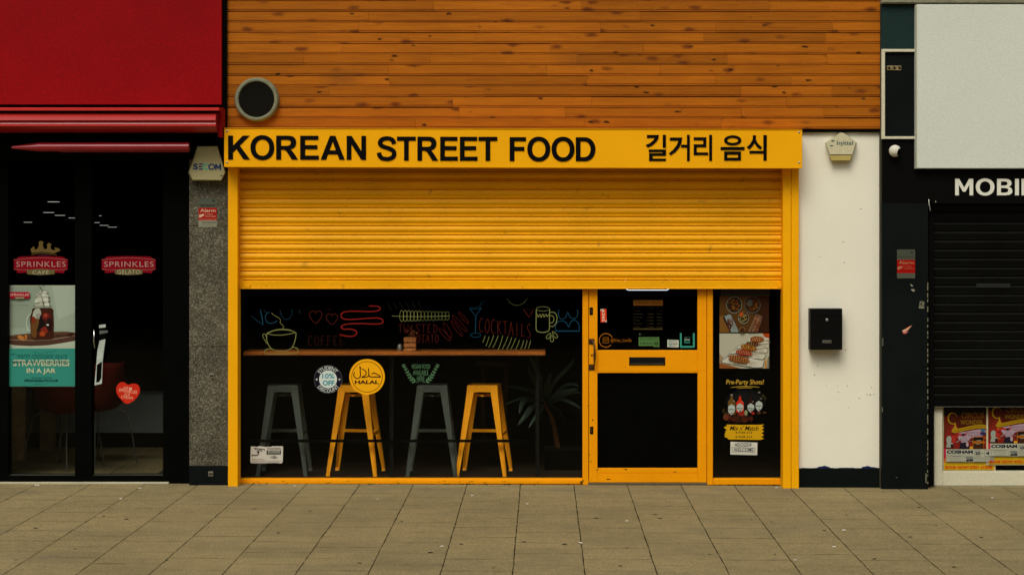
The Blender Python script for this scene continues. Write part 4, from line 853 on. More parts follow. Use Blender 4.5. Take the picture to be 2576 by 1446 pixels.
def sticker(rg, name, label, cat_='sticker', Y=YO, grp='stickers on the shop glass'):
    a = Art(Y, rg, .00025); a.nm = (name, label, cat_, grp); return a
def stick(a): return a.build(a.nm[0], None, a.nm[1], a.nm[2], a.nm[3])
WH = C(190, 200, 190); INK = C(20, 14, 28)
a = sticker(rC, 'discount_sticker', 'round dark sticker offering students ten percent off')
a.oval(1325, 1242, 181, 181, C(96, 92, 92), n=48); a.oval(1325, 1242, 177, 177, INK, n=48); a.oval(1325, 1242, 115, 115, WH, n=40)
a.text('10%', 1250, 1168, 1405, 1232, C(22, 128, 140), .02); a.text('OFF', 1256, 1256, 1405, 1322, C(22, 128, 140), .035)
a.text('STUDENT', 0, 0, 270, 48, WH, .008, arc=(1325, 1242, 147, -2, 1)); a.text('DISCOUNT', 0, 0, 285, 48, WH, .008, arc=(1325, 1242, 147, 178, -1))
for x in (1179, 1471): a.poly([(x, 1222), (x+5, 1238), (x+18, 1243), (x+5, 1248), (x, 1264), (x-5, 1248), (x-18, 1243), (x-5, 1238)], WH)
stick(a)
a = sticker(rC, 'halal_sticker', 'round yellow sticker with black Arabic script over HALAL')
K_ = C(50, 26, 6); a.oval(1826, 1210, 229, 229, C(226, 160, 14), n=56); a.ring(1826, 1210, 200, 200, 7, K_, 56)
a.text('HALAL', 1668, 1254, 1980, 1302, K_, .045)
a.line([(1740, 1080), (1738, 1140), (1742, 1190), (1725, 1222), (1690, 1230), (1660, 1205), (1655, 1175), (1668, 1150)], 13, K_); a.poly([(1728, 1072), (1752, 1095), (1736, 1108), (1726, 1092)], K_)
a.line([(1758, 1105), (1800, 1130), (1815, 1165), (1795, 1195), (1760, 1215), (1820, 1212), (1850, 1190), (1845, 1160)], 12, K_); a.line([(1845, 1100), (1847, 1150), (1850, 1185), (1870, 1208), (1940, 1212), (2000, 1212)], 13, K_); a.line([(2000, 1205), (1960, 1180), (1915, 1160), (1885, 1172)], 12, K_); stick(a)
a = sticker(rD, 'vegan_sticker', 'pale green vegan food wreath sticker on the window'); G_ = C(76, 112, 78)
a.text('VEGAN FOOD', 436, 978, 660, 1030, G_, .0); a.text('AVAILABLE', 455, 1048, 638, 1108, G_, .0); a.text('HERE', 503, 1120, 592, 1178, G_, .0)
for sgn in (-1, 1):
    st = cat([(547, 1196), (547+sgn*70, 1185), (547+sgn*120, 1140), (547+sgn*155, 1080), (547+sgn*190, 1015), (547+sgn*212, 980)], n=6); a.line(st[2:], 4, G_, smooth=False)
    for k in range(6, len(st)-1, 3):
        p = st[k]; q = st[k+1]; d = math.degrees(math.atan2(q[1]-p[1], q[0]-p[0])); sz = 20*(1.15-k/len(st)*.55)
        for sd_ in (-1, 1):
            an = R(d+sd_*50); c = (p[0]+math.cos(an)*sz*.9, p[1]+math.sin(an)*sz*.9); a.oval(c[0], c[1], sz, sz*.42, G_, a=math.degrees(an), n=10)
stick(a)
a = sticker(rE, 'camera_warning_sticker', 'white camera warning sticker low in the window corner'); W2 = C(186, 182, 168); K2 = C(24, 26, 24)
edge = [(268, 992)]+[(268+k*16, 992+random.uniform(-4, 7)) for k in range(1, 20)]+[(597, 990), (600, 1010), (598, 1100), (594, 1160), (575, 1168), (520, 1164), (400, 1168), (300, 1168), (268, 1166), (262, 1150), (264, 1040)]
a.poly(edge, W2); a.text('WARNING', 432, 1004, 580, 1028, K2, .02); a.rect(429, 1034, 578, 1077, K2); a.text('24 HOUR', 442, 1038, 568, 1058, W2, .02); a.text('INTERNET MONITOR', 440, 1062, 570, 1071, W2)
a.text('Hiseeu', 464, 1092, 546, 1115, K2); a.poly([(508, 1086), (524, 1092), (522, 1112), (508, 1124), (494, 1112), (492, 1092)], K2, [[(508, 1091), (519, 1096), (517, 1110), (508, 1118), (499, 1110), (497, 1096)]])
a.poly([(296, 1006), (322, 1010), (414, 1020), (408, 1036), (384, 1046), (310, 1024)], K2); a.poly([(318, 1018), (380, 1028), (376, 1034), (320, 1024)], W2); a.poly([(385, 1044), (380, 1024), (404, 1028), (400, 1042)], W2)
a.line([(342, 1044), (345, 1070), (330, 1082), (286, 1084)], 9, K2); a.rect(276, 1074, 284, 1096, K2); a.oval(342, 1050, 14, 10, K2)
a.text('Attention Please', 276, 1120, 410, 1132, K2); a.text('You have entered the monitoring area', 276, 1138, 582, 1151, K2); a.line([(272, 1160), (400, 1161), (560, 1160)], 3, K2); stick(a)
# on the door glass
YOD = DF+.0275; YID = DF+.036
a = sticker(rG, 'push_sticker', 'red PUSH sticker on the door glass', Y=YOD)
a.poly([(367, 491), (453, 488), (458, 680), (371, 683)], C(206, 60, 28)); a.poly([(367, 491), (425, 489), (370, 520)], C(190, 184, 164)); a.poly([(458, 680), (436, 681), (457, 640)], C(190, 184, 164))
for i, ch in enumerate('PUSH'): a.text(ch, 394, 508+i*43, 428, 540+i*43, C(206, 198, 176), .045)
stick(a)
a = sticker(rG, 'social_media_sticker', 'orange ring with camera icon and handle on the door glass', Y=YOD); O_ = C(146, 88, 14)
a.line(ell(448, 943, 98, 98, 40, -25, -318), 11, O_, smooth=False); sq = []
for (cx, cy, a0) in ((472, 914, -90), (472, 970, 0), (418, 970, 90), (418, 914, 180)): sq += ell(cx, cy, 13, 13, 4, a0, a0+90)
a.line(sq, 6, O_, smooth=False, closed=True); a.ring(445, 942, 22, 22, 6, O_); a.oval(466, 919, 5, 5, O_); a.text('@fries_Lov3e', 513, 915, 817, 977, O_, -.006); stick(a)
a = sticker(rG, 'hygiene_rating_sticker', 'green food hygiene rating sticker marked five', Y=YOD); G2 = C(74, 112, 58); K3 = C(12, 18, 10)
a.poly([(920, 896), (1218, 896), (1220, 1040), (1140, 1040), (1134, 1024), (920, 1024)], G2); a.text('FOOD HYGIENE RATING', 936, 908, 1208, 926, K3, .02); a.line([(922, 940), (1216, 940)], 3, K3, smooth=False)
for i in range(5): x = 953+i*43; a.ring(x, 985, 17, 17, 3, K3, 20); a.text(str(i), x-6, 975, x+6, 996, K3)
a.oval(1178, 986, 25, 25, K3); a.text('5', 1166, 968, 1190, 1004, G2, .03); a.text('VERY GOOD', 1148, 1024, 1208, 1034, K3); a.oval(935, 855, 12, 13, C(70, 80, 72)); a.text('Tlx', 950, 845, 990, 870, C(34, 40, 34)); stick(a)
a = sticker(rG, 'payment_sticker', 'small white card payment sticker on the door glass', Y=YOD)
a.poly([(1340, 934), (1496, 938), (1501, 944), (1500, 1040), (1494, 1046), (1338, 1042), (1334, 1036), (1336, 938)], C(168, 176, 158)); a.frame(1366, 946, 1392, 970, 6, C(60, 70, 66)); a.text('Square', 1402, 948, 1470, 972, C(60, 70, 66))
for i, cl in enumerate((C(60, 90, 110), C(40, 84, 92), C(120, 50, 30), C(90, 70, 60))): a.rect(1352+i*34, 985, 1374+i*34, 1001, cl)
a.rect(1366, 1012, 1390, 1032, C(50, 120, 120)); a.rect(1402, 1018, 1424, 1026, C(60, 90, 100)); a.ring(1450, 1022, 12, 10, 3, C(130, 134, 120)); stick(a)
a = sticker(rG, 'delivery_sticker', 'teal U shaped food delivery sticker on the door glass', Y=YOD); T_ = C(48, 132, 112)
a.poly([(1517, 838), (1543, 838), (1544, 1022), (1705, 1022), (1704, 838), (1732, 838), (1732, 1040), (1722, 1049), (1530, 1050), (1518, 1040)], T_); a.text('ORDER WITH', 1580, 894, 1668, 906, C(90, 120, 108)); a.text('Uber', 1580, 916, 1666, 948, C(140, 160, 140), .02); a.text('Eats', 1580, 953, 1666, 984, T_, .02); stick(a)
a = sticker(rG, 'opening_hours_notice', 'faint brown opening hours lettering inside the door glass', 'notice', Y=YOD); B_ = C(100, 60, 10); B2 = C(52, 44, 24)
a.rect(843, 362, 1270, 440, B_); a.text('OPENING HOURS', 856, 376, 1258, 420, C(22, 16, 8), .0)
for i, (d, o, c) in enumerate((('Monday', '11:00am', '9:00pm'), ('Tuesday', '', 'Closed'), ('Wednesday', '11:00am', '9:00pm'), ('Thursday', '11:00am', '8:00pm'), ('Friday', '11:00am', '9:30pm'), ('Saturday', '11:00am', '9:30pm'), ('Sunday', '11:00am', '8:30pm'))):
    y = 460+i*46.5; cl = B2 if i > 1 else C(28, 24, 14); a.text(d, 843, y, 843+len(d)*16, y+22, cl)
    if o: a.text(o, 1040, y, 1142, y+20, cl)
    a.text(c, 1180, y, 1268, y+20, cl)
a.line([(843, 775), (1268, 775)], 4, C(120, 100, 52), smooth=False); a.line([(843, 786), (1268, 786)], 3, C(90, 76, 40), smooth=False); stick(a)
# side window
PY = WF+.0335
a = sticker(rV, 'food_poster', 'dark poster of bowls and trays of snacks, upper one in side window', 'poster', Y=PY, grp='food posters in the side window')
a.rect(88, 55, 885, 180, C(46, 42, 30)); a.rect(72, 180, 868, 758, C(72, 46, 16)); a.poly([(560, 180), (868, 180), (868, 758), (700, 758)], C(44, 22, 8)); a.poly([(72, 500), (160, 480), (250, 758), (72, 758)], C(104, 70, 26))
def blobs(a, cx, cy, rx, ry, cols, n, s0, s1, clip=None):
    for i in range(n):
        g_ = random.uniform(0, 6.28); r_ = math.sqrt(random.random()); a.Y += a.step*.9
        a.oval(cx+rx*r_*math.cos(g_), cy+ry*r_*math.sin(g_), random.uniform(s0, s1), random.uniform(s0, s1)*.6, random.choice(cols), a=random.uniform(0, 180), n=8)
BRS = [C(92, 54, 14), C(60, 34, 10), C(116, 72, 22), C(40, 26, 10), C(84, 40, 14)]
a.oval(308, 320, 127, 134, C(104, 108, 92), n=40); a.oval(308, 318, 118, 124, C(30, 24, 12), n=40); blobs(a, 300, 320, 95, 100, BRS, 60, 10, 26); a.oval(600, 320, 132, 136, C(62, 66, 60), n=40); a.oval(600, 314, 120, 122, C(40, 20, 8), n=40); blobs(a, 600, 320, 95, 95, BRS[:2]+[C(66, 26, 8)], 50, 10, 28); a.oval(560, 285, 42, 55, C(60, 62, 54))
a.oval(460, 527, 88, 96, C(120, 116, 96), n=36); a.oval(460, 522, 80, 88, C(34, 26, 12), n=36); blobs(a, 460, 530, 62, 68, [C(84, 82, 46), C(104, 96, 62), C(130, 100, 50), C(60, 66, 36), C(40, 30, 14)], 44, 10, 22); a.poly([(392, 480), (400, 450), (448, 435), (452, 480), (420, 505), (396, 500)], C(158, 62, 16))
a.poly([(130, 520), (150, 480), (230, 458), (262, 475), (385, 756), (240, 756)], C(16, 20, 22)); a.poly([(150, 500), (225, 468), (255, 480), (380, 740), (374, 757), (260, 757)], C(112, 124, 118)); blobs(a, 245, 620, 48, 92, [C(70, 30, 18), C(92, 44, 26), C(50, 22, 14)], 40, 12, 26)
for k in range(10): a.line([(205+k*10, 545+k*17), (250+k*9, 528+k*17)], 5, C(128, 120, 104), smooth=False)
a.poly([(655, 456), (755, 490), (762, 540), (690, 757), (530, 757)], C(84, 56, 40)); blobs(a, 655, 620, 62, 120, [C(100, 50, 26), C(74, 32, 14), C(120, 74, 44)], 80, 10, 24)
for k in range(14):
    for q in range(2): x = 640-k*8+q*60; y = 500+k*18; a.line([(x, y), (x+30, y+9)], 5, C(140, 120, 92), smooth=False)
a.oval(438, 718, 48, 48, C(100, 84, 52)); a.oval(438, 722, 38, 40, C(58, 28, 10)); stick(a)
a = sticker(rV, 'food_poster', 'bright poster of corn dogs on white trays, lower one in side window', 'poster', Y=PY, grp='food posters in the side window')
a.rect(72, 775, 871, 1337, C(158, 156, 134)); a.poly([(72, 1100), (300, 1337), (72, 1337)], C(140, 116, 86)); a.poly([(760, 775), (871, 775), (871, 850), (800, 835)], C(150, 56, 14)); a.poly([(72, 1250), (420, 1337), (72, 1337)], C(120, 70, 34))
trays = [((560, 850, 871, 830), (500, 880), 0), ]
for (x0, y0, x1, y1, h_) in ((480, 900, 871, 855, 34), (400, 960, 871, 900, 40), (320, 1030, 871, 950, 50), (225, 1105, 852, 1015, 66), (100, 1220, 826, 1090, 95)):
    pass
def tray(a, pts): a.poly(pts, C(26, 32, 36)); cx = sum(p[0] for p in pts)/len(pts); cy = sum(p[1] for p in pts)/len(pts); a.poly([(cx+(p[0]-cx)*.975, cy+(p[1]-cy)*.90-2) for p in pts], C(176, 176, 156))
tray(a, [(500, 890), (560, 838), (871, 848), (871, 888), (700, 900)]); tray(a, [(430, 945), (500, 890), (871, 895), (871, 940), (700, 950)]); tray(a, [(330, 1020), (400, 955), (871, 955), (871, 1005), (700, 1020)])
tray(a, [(218, 1110), (330, 1030), (852, 1020), (848, 1075), (820, 1088), (560, 1070)]); tray(a, [(95, 1220), (150, 1150), (250, 1110), (826, 1105), (800, 1180), (770, 1195), (560, 1170)]); tray(a, [(95, 1225), (215, 1130), (500, 1150), (795, 1215), (775, 1320), (740, 1335), (600, 1330), (120, 1245)])
def dog(a, x0, y0, x1, y1, r_, cols, drz, ds):
    c = ((x0+x1)/2, (y0+y1)/2); L_ = math.hypot(x1-x0, y1-y0)/2; an = math.degrees(math.atan2(y1-y0, x1-x0))
    a.line([(x1-20, y1), (x1+110, y1+28)], 6, C(126, 90, 50), smooth=False); a.oval(c[0], c[1], L_, r_, cols[0], a=an, n=24); blobs(a, c[0], c[1], L_*.92, r_*.8, cols, int(L_/2.6), 9, 18)
    for k in range(ds): u = (k+.5)/ds; x = x0+(x1-x0)*u; y = y0+(y1-y0)*u; a.line([(x+6, y-r_*.75), (x-4, y), (x-8, y+r_*.6)], 5, drz)
CRM = C(176, 150, 104)
dog(a, 560, 865, 790, 880, 52, [C(110, 52, 14), C(136, 70, 20), C(84, 36, 10)], CRM, 8); dog(a, 490, 930, 720, 955, 36, [C(70, 26, 8), C(50, 22, 10)], CRM, 6); dog(a, 410, 980, 670, 1025, 48, [C(120, 76, 16), C(94, 54, 12), C(140, 92, 30)], CRM, 3)
dog(a, 330, 1060, 605, 1110, 45, [C(128, 26, 8), C(106, 20, 8)], C(186, 150, 110), 10); dog(a, 215, 1150, 555, 1225, 58, [C(110, 56, 14), C(136, 78, 26), C(84, 40, 12)], CRM, 9); a.poly([(520, 1270), (545, 1250), (575, 1262), (560, 1290), (530, 1285)], C(190, 188, 170)); blobs(a, 560, 1262, 60, 16, [C(60, 30, 14), C(110, 60, 20)], 12, 4, 9)
a.poly([(805, 1185), (830, 1175), (822, 1337), (800, 1337)], C(176, 120, 18)); a.poly([(848, 1150), (871, 1140), (871, 1337), (845, 1337)], C(96, 98, 84)); stick(a)
a = sticker(rU, 'shots_poster', 'dark drinks poster with four bottles and gold heading', 'poster', Y=PY); GO = C(176, 142, 50)
a.poly(ell(490, 500, 330, 190, 40), C(9, 11, 11)); a.poly(ell(490, 490, 260, 130, 40), C(15, 18, 18)); a.text('Pre-Party Shots!', 180, 150, 786, 250, GO, .008, shear=.1); a.line([(245, 278), (400, 262), (560, 260), (715, 274)], 9, GO, taper=True); a.line([(355, 290), (480, 282), (600, 284)], 8, GO, taper=True)
for (cx, top_, lb_, lt, col_, cap_) in ((266, 385, 722, 545, C(88, 64, 26), C(120, 116, 96)), (400, 400, 690, 530, C(176, 40, 10), C(60, 34, 24)), (575, 395, 680, 530, C(34, 14, 10), C(20, 12, 10)), (706, 345, 662, 490, C(16, 16, 14), C(96, 96, 84))):
    a.poly([(cx-14, top_+20), (cx+18, top_+20), (cx+20, top_+70), (cx+62, top_+120), (cx+62, lb_-10), (cx-58, lb_-10), (cx-58, top_+120), (cx-18, top_+70)], col_); a.rect(cx-16, top_, cx+22, top_+22, cap_); a.rect(cx+18, top_+105, cx+44, top_+113, C(150, 140, 120))
    a.poly([(cx-2, lt), (cx+52, lt+34), (cx+56, lt+90), (cx+40, lb_-50), (cx-4, lb_), (cx-46, lb_-50), (cx-56, lt+90), (cx-50, lt+34)], C(160, 172, 160)); a.text('SOPLICA', cx-52, lt+68, cx+50, lt+96, C(40, 36, 34), .03); a.line([(cx-34, lt+40), (cx, lt+30), (cx+34, lt+40)], 4, C(80, 100, 104)); a.line([(cx-30, lt+106), (cx+30, lt+106)], 3, C(60, 60, 56), smooth=False)
    a.oval(cx+2, lb_-34, 12, 12, C(100, 40, 30))
blobs(a, 380, 760, 240, 60, [C(40, 18, 8), C(56, 26, 10), C(30, 20, 10), C(66, 20, 12)], 60, 20, 50); a.oval(175, 752, 46, 52, C(86, 42, 18)); a.oval(428, 695, 50, 40, C(120, 34, 22)); a.oval(498, 683, 26, 44, C(118, 124, 88)); a.oval(608, 690, 30, 22, C(130, 30, 26)); a.oval(705, 684, 34, 24, C(60, 32, 20)); a.oval(795, 680, 34, 10, C(76, 52, 28))
for (x, y, an) in ((765, 402, 20), (792, 425, 40), (812, 455, 65), (135, 628, 95), (138, 662, 75), (168, 690, 50)): a.line([rot2(p, (x, y), R(an)) for p in ell(x, y, 6, 24, 12)], 3, C(96, 84, 40), closed=True, n=1)
stick(a)
a = sticker(rU, 'price_sticker', 'yellow brush stroke Mix n Match price sticker', Y=PY); Y2 = C(186, 144, 16); ed = []
random.seed(3)
yy = 872
for k in range(9): ed.append((790 if k % 2 == 0 else 760-random.uniform(0, 20), yy+k*28+random.uniform(-4, 4)))
ed = [(175, 872), (400, 876), (740, 874)]+ed+[(720, 1118), (400, 1112), (220, 1112), (195, 1085), (150, 1070), (165, 1045), (148, 1030), (175, 1000), (160, 985), (190, 960), (170, 945), (140, 912), (195, 895)]
a.poly(ed, Y2); a.text("Mix n' Match", 236, 888, 700, 968, C(26, 20, 8), .012, shear=.25, space=.95); a.text('4 FOR £10', 328, 982, 596, 1016, C(40, 30, 10), .02, space=1.1); a.text('6 FOR £12', 330, 1052, 598, 1086, C(40, 30, 10), .02, space=1.1); stick(a)
a = sticker(rU, 'dogs_sticker', 'white DOGS WELCOME sticker with paw prints and bone', Y=PY); NV = C(14, 20, 40)
a.poly([(250, 1147), (682, 1160), (677, 1362), (246, 1352)], C(192, 192, 176)); a.text('DOGS', 362, 1164, 534, 1228, NV, .02, space=1.08); a.text('WELCOME', 300, 1248, 614, 1308, NV, .02, space=1.08)
for x in (338, 564):
    a.oval(x, 1206, 16, 11, NV)
    for (dx, dy) in ((-20, -16), (-8, -26), (8, -26), (20, -16)): a.oval(x+dx, 1204+dy, 5, 9, NV, n=10)
a.line([(300, 1240), (280, 1232), (270, 1255), (285, 1275), (270, 1298), (285, 1316), (310, 1308), (450, 1308), (600, 1318), (625, 1330), (640, 1308), (625, 1288), (645, 1266), (630, 1242), (605, 1248), (450, 1240)], 5, NV, closed=True, n=5); stick(a)

# ------------------------------------------------------------------ red shop on the left
rs = thing('gelato_shop', 'red fronted dessert shop with black glazed doors and granite pillar', 'shop', (P(280, 0, .2).x, .2, 0))
XL = -6.5
A = P(557, 263, -.05); m = MB(); m.box(XL, A.x, -.05, .3, A.z, 5.0, RED); m.build('fascia_panel', rs)
A = P(560, 263, .0); B = P(560, 360, 0); m = MB(); m.box(XL, A.x, .04, .3, B.z-.12, P(0, 263, 0).z-.001, BLK); m.build('lintel', rs)
# folded awning
aw = MB(); z = lambda y, Y=-.25: P(0, y, Y).z; xe = P(545, 0, -.25).x; xt = P(555, 0, -.2).x
m = MB(); za, zb_ = z(271), z(279.5)
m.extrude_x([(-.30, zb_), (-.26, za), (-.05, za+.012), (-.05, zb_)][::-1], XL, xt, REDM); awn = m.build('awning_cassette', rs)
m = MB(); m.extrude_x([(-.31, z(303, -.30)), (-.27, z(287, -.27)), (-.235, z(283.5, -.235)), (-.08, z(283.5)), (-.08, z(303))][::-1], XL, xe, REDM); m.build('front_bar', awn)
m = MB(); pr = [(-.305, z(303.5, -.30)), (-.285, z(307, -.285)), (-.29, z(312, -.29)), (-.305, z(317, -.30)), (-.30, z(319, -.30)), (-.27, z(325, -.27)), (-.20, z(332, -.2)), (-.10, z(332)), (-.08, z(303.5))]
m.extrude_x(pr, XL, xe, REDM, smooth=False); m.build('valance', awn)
m = MB(); e0 = P(547.5, 0, -.22).x; m.box(e0, P(558, 0, -.2).x, -.20, -.045, z(345, -.2), z(272, -.2), RED); m.build('end_plate', awn)
# roller tube under the awning
m = MB(); pts = [P(x, 370.5, .13) for x in (-30, 20, 476)]; q = P(476, 370, .10)
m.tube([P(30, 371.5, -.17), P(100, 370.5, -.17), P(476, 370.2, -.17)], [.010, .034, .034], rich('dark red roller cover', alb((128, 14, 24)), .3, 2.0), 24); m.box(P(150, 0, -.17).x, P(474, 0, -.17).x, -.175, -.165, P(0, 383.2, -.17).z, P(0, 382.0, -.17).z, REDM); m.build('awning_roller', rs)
# granite pillar
A = P(476, 420, .06); B = P(573, 1171, .06)
m = MB(); zj1, zj2 = P(0, 568, .06).z, P(0, 871, .06).z; segs = [(B.z, zj2-.004), (zj2, zj1-.004), (zj1, P(0, 330, .06).z)]
for (a0, a1) in segs: m.bevbox(A.x, B.x+.02, .06, .4, a0, a1, GRAN, .0015)
pil = m.build('granite_pillar', rs)
m = MB(); C2 = P(476, 1222, .055); m.bevbox(C2.x, P(573, 0, .055).x+.01, .055, .4, gz(C2.x)-.02, B.z-.002, NAVY, .002); m.build('plinth', rs)
for (x, y) in (rB(1358, 647), rB(1353, 1276)):
    m = MB(); m.pbev(x-6, y-6, x+6, y+6, .052, .01, ZINC, .002); m.pbox(x-4, y-1.5, x+4, y+1.5, .046, .008, BLK); m.build('wall_bracket', rs)
# glazing
GY = .26
m = MB(); m.pbox(410, 380, 476, 1222, .14, .16, BLK); m.box(XL, P(410, 0, .14).x, .14, .30, gz(-4)-.01, P(0, 1196.5, .14).z, BLK); fr = m.build('door_frame', rs)
m = MB(); m.box(XL, P(410, 0, .2).x, .20, .24, P(0, 395, .2).z, P(0, 345, .2).z, BLK); m.build('frame_head', rs)
m = MB(); m.box(XL, P(423, 0, .10).x, .10, .139, gz(-3.2)+.001, gz(-3.2)+.0125, rich('pale anodised sill', alb((178, 172, 146)), .4, .4)); m.box(XL, P(423, 0, .1).x, .112, .139, gz(-2.5)-.03, gz(-3.2), BLK); m.build('metal_sill', rs)
SIDE = [(20, 188.5, 'left'), (230, 410, 'right')]
mm = MB(); mm.pbox(188.5, 395, 230, 1196, .16, .10, BLK); mm.build('mullion', rs)
mm = MB(); mm.box(XL, P(20, 0, .16).x, .16, .26, P(0, 1196, .16).z, P(0, 395, .16).z, BLK); mm.build('mullion', rs)
for (x0, x1, _) in SIDE:
    p = MB().pbox(x0, 395, x1, 1196, .21, .006, GLASS).build('glass_pane', rs)
    MB().pbox(x0, 1193.5, x1, 1195.2, .195, .012, rich('dull grey metal strip', (.13, .14, .11), .5, .3)).build('glazing_bead', p)
# pull handle
m = MB(); PAL = rich('polished handle plate', (.42, .48, .42), .25, .5, n1=(10, .25), n2=(80, .15))
def hz(pts, Y0, Y1, mt): m.prism([wz(pts, rS, Y0)], Y0, Y1, mt)
hz([(225, 400), (330, 388), (332, 436), (228, 450)], .135, .145, PAL); hz([(232, 490), (366, 488), (364, 522), (232, 545)], .137, .147, rich('dull handle plate', (.10, .12, .10), .3, .4))
hz([(235, 650), (328, 625), (300, 830), (280, 1010), (265, 990), (200, 1030), (178, 1060), (200, 800)], .135, .145, PAL)
hz([(178, 1060), (190, 1050), (178, 1320), (225, 1318), (262, 1250), (272, 1010), (283, 1005), (270, 1340), (152, 1370)], .135, .145, PAL)
hz([(225, 452), (330, 438), (332, 486), (232, 489)], .138, .146, BLK); hz([(232, 546), (362, 524), (328, 624), (235, 649)], .138, .146, BLK); hz([(192, 1049), (265, 992), (270, 1012), (260, 1250), (224, 1316), (180, 1318)], .138, .146, BLK)
m.tube([P(*rS(150, 480), .15), P(*rS(142, 560), .12), P(*rS(142, 660), .12), P(*rS(150, 770), .15)], .006, CHROME, 10); m.build('door_handle', rs)
# room behind
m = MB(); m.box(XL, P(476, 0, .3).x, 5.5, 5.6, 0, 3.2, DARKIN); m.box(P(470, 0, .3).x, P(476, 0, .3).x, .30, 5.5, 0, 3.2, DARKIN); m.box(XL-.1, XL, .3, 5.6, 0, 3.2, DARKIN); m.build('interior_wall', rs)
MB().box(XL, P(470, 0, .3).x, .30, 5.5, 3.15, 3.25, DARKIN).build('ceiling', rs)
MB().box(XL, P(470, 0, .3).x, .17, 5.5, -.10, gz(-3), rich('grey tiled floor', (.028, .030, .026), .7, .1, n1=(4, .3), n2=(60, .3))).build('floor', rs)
for (zx, zy, w_, Yd, wh) in ((397, 850, 86, 3.0, 'topmost'), (361, 929, 80, 3.6, 'second row left'), (445, 950, 74, 4.0, 'just right of the second row left one'), (535, 969, 52, 4.4, 'right end of the left cluster'), (207, 1001, 60, 3.8, 'leftmost and lowest'), (744, 953, 18, 4.6, 'tiny one above the right cluster'), (718, 1004, 42, 3.6, 'left end of the right cluster'), (773, 1024, 64, 4.0, 'middle of the right cluster'), (834, 1037, 66, 4.4, 'right end of the right cluster')):
    x, y = rA(zx, zy); q = P(x, y, Yd); r_ = w_/1780*960/1.59/2/sca(Yd)
    lt = thing('ceiling_light', 'slim lit ceiling light, '+wh, 'ceiling light', q, 'ceiling lights in the dessert shop')
    MB().revolve(q, (0, 0, 1), [(0, 0), (.0, r_), (.003, r_)], emit('warm lit diffuser', (.9, .92, .85), .6), 24).build('diffuser', lt)
    MB().revolve(q+Vector((0, 0, .006)), (0, 0, 1), [(0, r_+.004), (.008, r_*.8), (.009, 0)], BLK, 24).build('housing', lt)
# shell chairs and table
def chair(cx, cy, rz, label):
    t = bpy.data.objects.new('shell_chair', None); COL.objects.link(t); ORIG[t.name] = Vector((0, 0, 0)); tag(t, label, 'chair', 'red shell chairs in the dessert shop')
    RS = rich('dull red plastic', (.10, .009, .006), .5, .25); m = MB(); vs = []; fs = []; nu, nv = 14, 12
    for i in range(nu+1):
        u = i/nu
        for j in range(nv+1):
            v = (j/nv-.5)*2
            if u < .45: y = -.21+u/.45*.36; z_ = .46-.03*math.sin(u/.45*math.pi)+(.06*v*v*(u/.45)); hw = .22
            else: k = (u-.45)/.55; y = .15+.10*math.sin(k*1.4)-.10*v*v*k; z_ = .45+.06*v*v+k*.38; hw = .23-.04*k*k
            vs.append((v*hw*(1-.12*(1-abs(2*u-1))*0), y-.06*v*v*(1 if u > .3 else 0), z_-(.10*v*v*v*v*(1 if u > .8 else 0))))
    n = nv+1
    for i in range(nu):
        for j in range(nv): a_ = i*n+j; fs.append((a_, a_+1, a_+n+1, a_+n))
    m.add(vs, fs, RS, True); sh_ = m.build('shell', t); so = sh_.modifiers.new('thickness', 'SOLIDIFY'); so.thickness = .008
    for sx in (-1, 1):
        for sy in (-1, 1): MB().tube([(sx*.12, sy*.12, .44), (sx*.17, sy*.17, .41), (sx*.20, sy*.21, .2), (sx*.22, sy*.23, 0)], .0065, base_mat('dull chair tube', (.16, .16, .13), .4, .6), 8).build('leg', t)
    t.location = (cx, cy, gz(-3)+.001); t.rotation_euler = (0, 0, rz); return t
chair(P(160, 0, 1.1).x, 1.1, 2.7, 'red shell chair nearest the poster behind the left glass')
chair(P(243, 0, 1.3).x, 1.3, -2.2, 'red shell chair behind the right glass by the handle')
tb = thing('cafe_table', 'wooden table with square legs behind the left glass', 'table', (P(70, 0, 1.8).x, 1.8, gz(-3)))
TW = rich('oiled table wood', (.42, .28, .14), .6, .2, n1=(6, .3), n2=(60, .2)); A = P(15, 0, 1.53); zt_ = .75
MB().box(A.x, P(150, 0, 1.53).x, 1.50, 2.40, zt_-.035, zt_, TW).build('tabletop', tb)
for (x0, x1, Yd) in ((26, 59.5, 1.53), (100, 135, 2.3), (24, 50, 2.33), (118, 144, 1.53)):
    if x0 == 118: continue
    q0, q1 = P(x0, 0, Yd).x, P(x1, 0, Yd).x; MB().box(q0, q1, Yd, Yd+.07, gz(-3), zt_-.035, TW).build('leg', tb)
ct = thing('low_counter', 'low grey counter panel deep in the dessert shop', 'counter', (P(330, 0, 2.5).x, 2.7, gz(-3)))
GP = rich('grey laminate', (.26, .28, .28), .6, .2, n1=(2, .2), n2=(60, .2)); A = P(20, 994, 2.5); B = P(410, 1088, 2.5)
MB().box(A.x, B.x+.3, 2.5, 3.0, B.z, A.z, GP).build('panel', ct); MB().box(A.x, B.x+.3, 2.56, 3.0, gz(-3), B.z, BLK).build('base', ct)

